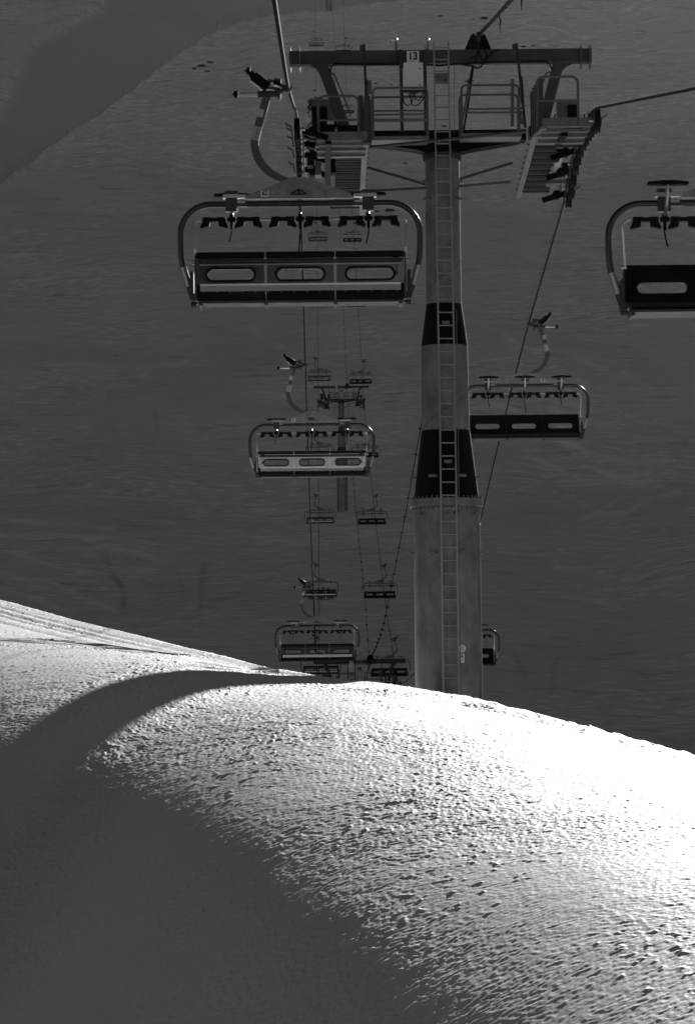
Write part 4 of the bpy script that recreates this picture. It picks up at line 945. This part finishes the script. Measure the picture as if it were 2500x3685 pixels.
# ------------------------------------------------------------------ skiers on the far chair
def skin_body(name, joints, edges, m, parent):
    me = bpy.data.meshes.new(name); me.from_pydata([j[0] for j in joints], edges, []); o = bpy.data.objects.new(name, me); col.objects.link(o); o.parent = parent
    sk = o.modifiers.new('Skin', 'SKIN'); me.materials.append(m)
    if not me.skin_vertices: 
        bm = bmesh.new(); bm.from_mesh(me); bm.verts.layers.skin.verify(); bm.to_mesh(me); bm.free()
    for i, j in enumerate(joints):
        sv = me.skin_vertices[0].data[i]; sv.radius = j[1] if isinstance(j[1], tuple) else (j[1], j[1]); sv.use_root = (i == 0)
    o.modifiers.new('Subdivision', 'SUBSURF').levels = 1; o.modifiers['Subdivision'].render_levels = 1
    for p_ in me.polygons: p_.use_smooth = True
    return o
def skier(x, lean, label, ski_yaw, tall=0.0, sc=.76):
    root = empty('person', SKI_CHAIR.location + Vector((CH + x, 0, -2.985))); root.scale = (sc, sc, sc)
    tag(root, label, 'person', 'skiers riding the chair')
    J = [((0, -.10, .12), (.17, .13)), ((0, -.12, .34+tall*.5), (.17, .12)), ((0, -.10+lean, .52+tall), (.19, .12)), ((0, -.08+lean, .63+tall), .06), ((0, -.06+lean, .74+tall), (.085, .10)), ((0, -.055+lean, .84+tall), (.08, .09)),
         ((-.11, .05, .10), .085), ((-.13, .40, .09), .07), ((-.13, .46, -.30), .055), ((-.13, .50, -.40), .06),
         ((.11, .05, .10), .085), ((.13, .40, .09), .07), ((.13, .46, -.30), .055), ((.13, .50, -.40), .06),
         ((-.22, -.06+lean, .50+tall), .065), ((-.27, .06, .27), .052), ((-.16, .30, .20), .045), ((.22, -.06+lean, .50+tall), .065), ((.27, .06, .27), .052), ((.16, .30, .20), .045)]
    E = [(0, 1), (1, 2), (2, 3), (3, 4), (4, 5), (0, 6), (6, 7), (7, 8), (8, 9), (0, 10), (10, 11), (11, 12), (12, 13), (2, 14), (14, 15), (15, 16), (2, 17), (17, 18), (18, 19)]
    skin_body('body', J, E, M_CLOTH, root)
    q = MB(); q.ball((0, -.065+lean, .82+tall), (.125, .14, .12), 8); q.box((0, .06+lean, .80+tall), (.17, .04, .07)); q.build('helmet', M_HELMET, root)
    for s_, dy in ((-1, ski_yaw), (1, -ski_yaw*.6)):
        q = MB().box((s_*.13, .52, -.47), (.12, .30, .12)); q.box((s_*.13, .46, -.36), (.12, .16, .22)); q.build('ski_boot', M_HELMET, root)
        d = Vector((math.sin(dy), math.cos(dy), .03)); p0 = Vector((s_*.13, .50, -.545)); q = MB()
        q.bar(p0 - d*.80, p0 + d*.78, .085, .022); q.bar(p0 + d*.76, p0 + d*.92 + Vector((0, 0, .07)), .08, .018); q.build('ski', M_SKI, root)
    return root
skier(-.74, .04, 'skier at the left end of the occupied chair, skis angled out to the left', 1.15)
skier(-.25, .0, 'skier second from the left on the occupied chair, hidden by the rope', .45)
skier(.25, .10, 'skier in the middle of the occupied chair, helmet showing above the backrest', .8, .0, .88)
skier(.74, .02, 'skier right of the helmeted one on the occupied chair', -1.2)

# ------------------------------------------------------------------ stakes along the piste and bare rocks on the slope
STK = [((781, 91), 'short dark piste stake nearest to chair 62\'s rope on the lower bank'), ((937, 55), 'short dark piste stake highest on the lower bank'),
       ((610, 208), 'piste stake on the lower bank above the rock cluster'), ((440, 341), 'piste stake midway down the lower bank'),
       ((243, 480), 'piste stake on the lower bank, second from the left edge'), ((41, 610), 'lowest piste stake on the lower bank at the left edge'),
       ((311, 40), 'upper stake on the far bank near the top left corner'), ((200, 111), 'lower stake on the far bank near the top left corner')]
sproto = None
for (px, py), lb in STK:
    p = on_mountain(px, py+8)
    if sproto is None:
        q = MB(); q.tube([(0, 0, -.3), (0, 0, 1.3), (0, 0, 1.36)], [.05, .045, .02], 6); q.tube([(0, 0, 1.05), (0, 0, 1.18)], [.056, .056], 6); o = sproto = q.build('piste_stake', M_STAKE)
    else: o = sproto.copy(); col.objects.link(o)
    o.location = p; o.rotation_euler = (random.uniform(-.06, .06), random.uniform(-.06, .06), 0); tag(o, lb, 'stake', 'stakes marking the piste edge')
ROCKS = [(701, 248, .55, 'rock at the left end of the small cluster right of the piste'), (727, 238, .75, 'widest rock in the middle of the cluster right of the piste'), (757, 225, .65, 'upper right rock of the cluster right of the piste'), (747, 258, .5, 'lowest rock of the cluster right of the piste'),
         (1585, 59, .55, 'dark rock patch above the ladder top of tower 13'), (1700, 71, .3, 'small dark rock left of the lashed cable'), (1742, 67, .7, 'flat dark rock right behind the lashed cable'), (1783, 63, .4, 'small rock right of the lashed cable'),
         (1853, 168, .35, 'rock at the foot of the safety pole tip, right of the cable saddle'), (1884, 169, .55, 'dark rock just above the crossarm, right half'), (1915, 166, .4, 'rightmost small rock above the crossarm'),
         (1459, 590, .45, 'lone rock left of the mast under the head beam'), (1597, 457, .55, 'rock seen through the ladder above the head beam'), (1352, 302, .35, 'rock left of the control cabinet'), (1407, 307, .35, 'small rock beside the control cabinet'),
         (1400, 758, .7, 'largest bare rock, under the right corner of chair 62\'s frame'), (1355, 762, .35, 'small rock left of the largest bare rock')]
for k, (px, py, r_, lb) in enumerate(ROCKS):
    p = on_mountain(px, py); rng = random.Random(k); b = bmesh.new()
    for j in range(5):
        c = Vector((rng.uniform(-1, 1)*r_*1.1, rng.uniform(-.5, .5)*r_, rng.uniform(-.05, .12)*r_)) if j else Vector((0, 0, 0)); s_ = r_*(rng.uniform(.35, .6) if j else .75)
        vs = bmesh.ops.create_icosphere(b, subdivisions=2, radius=s_)['verts']
        for v in vs:
            d = v.co.normalized(); v.co = d*s_*(1 + .45*(math.sin(d.x*7+k*2+j)*math.sin(d.y*6+j*3)+.6*math.sin(d.z*9+k))); v.co.z *= .55; v.co.x *= 1.25; v.co += c
    me = bpy.data.meshes.new('rock'); b.to_mesh(me); b.free(); me.materials.append(M_ROCK); o = bpy.data.objects.new('rock', me); col.objects.link(o)
    o.location = p + Vector((0, 0, .05)); o.rotation_euler = (.5, 0, rng.uniform(-.4, .4)); tag(o, lb, 'rock', 'bare rocks on the snow slope')
# ------------------------------------------------------------------ thin mountain air
hz = MB().box((0, 460, 25), (3100, 1740, 440)).build('haze', M_SNOW)
hz.data.materials.clear(); hm = bpy.data.materials.new('haze_air'); hm.use_nodes = True; hn = hm.node_tree; hn.nodes.clear()
pv_ = hn.nodes.new('ShaderNodeVolumePrincipled'); pv_.inputs['Color'].default_value = (.95, .95, .95, 1); pv_.inputs['Density'].default_value = 7e-6; pv_.inputs['Anisotropy'].default_value = .8
ho = hn.nodes.new('ShaderNodeOutputMaterial'); hn.links.new(pv_.outputs[0], ho.inputs['Volume']); hz.data.materials.append(hm)
tag(hz, kind='stuff')
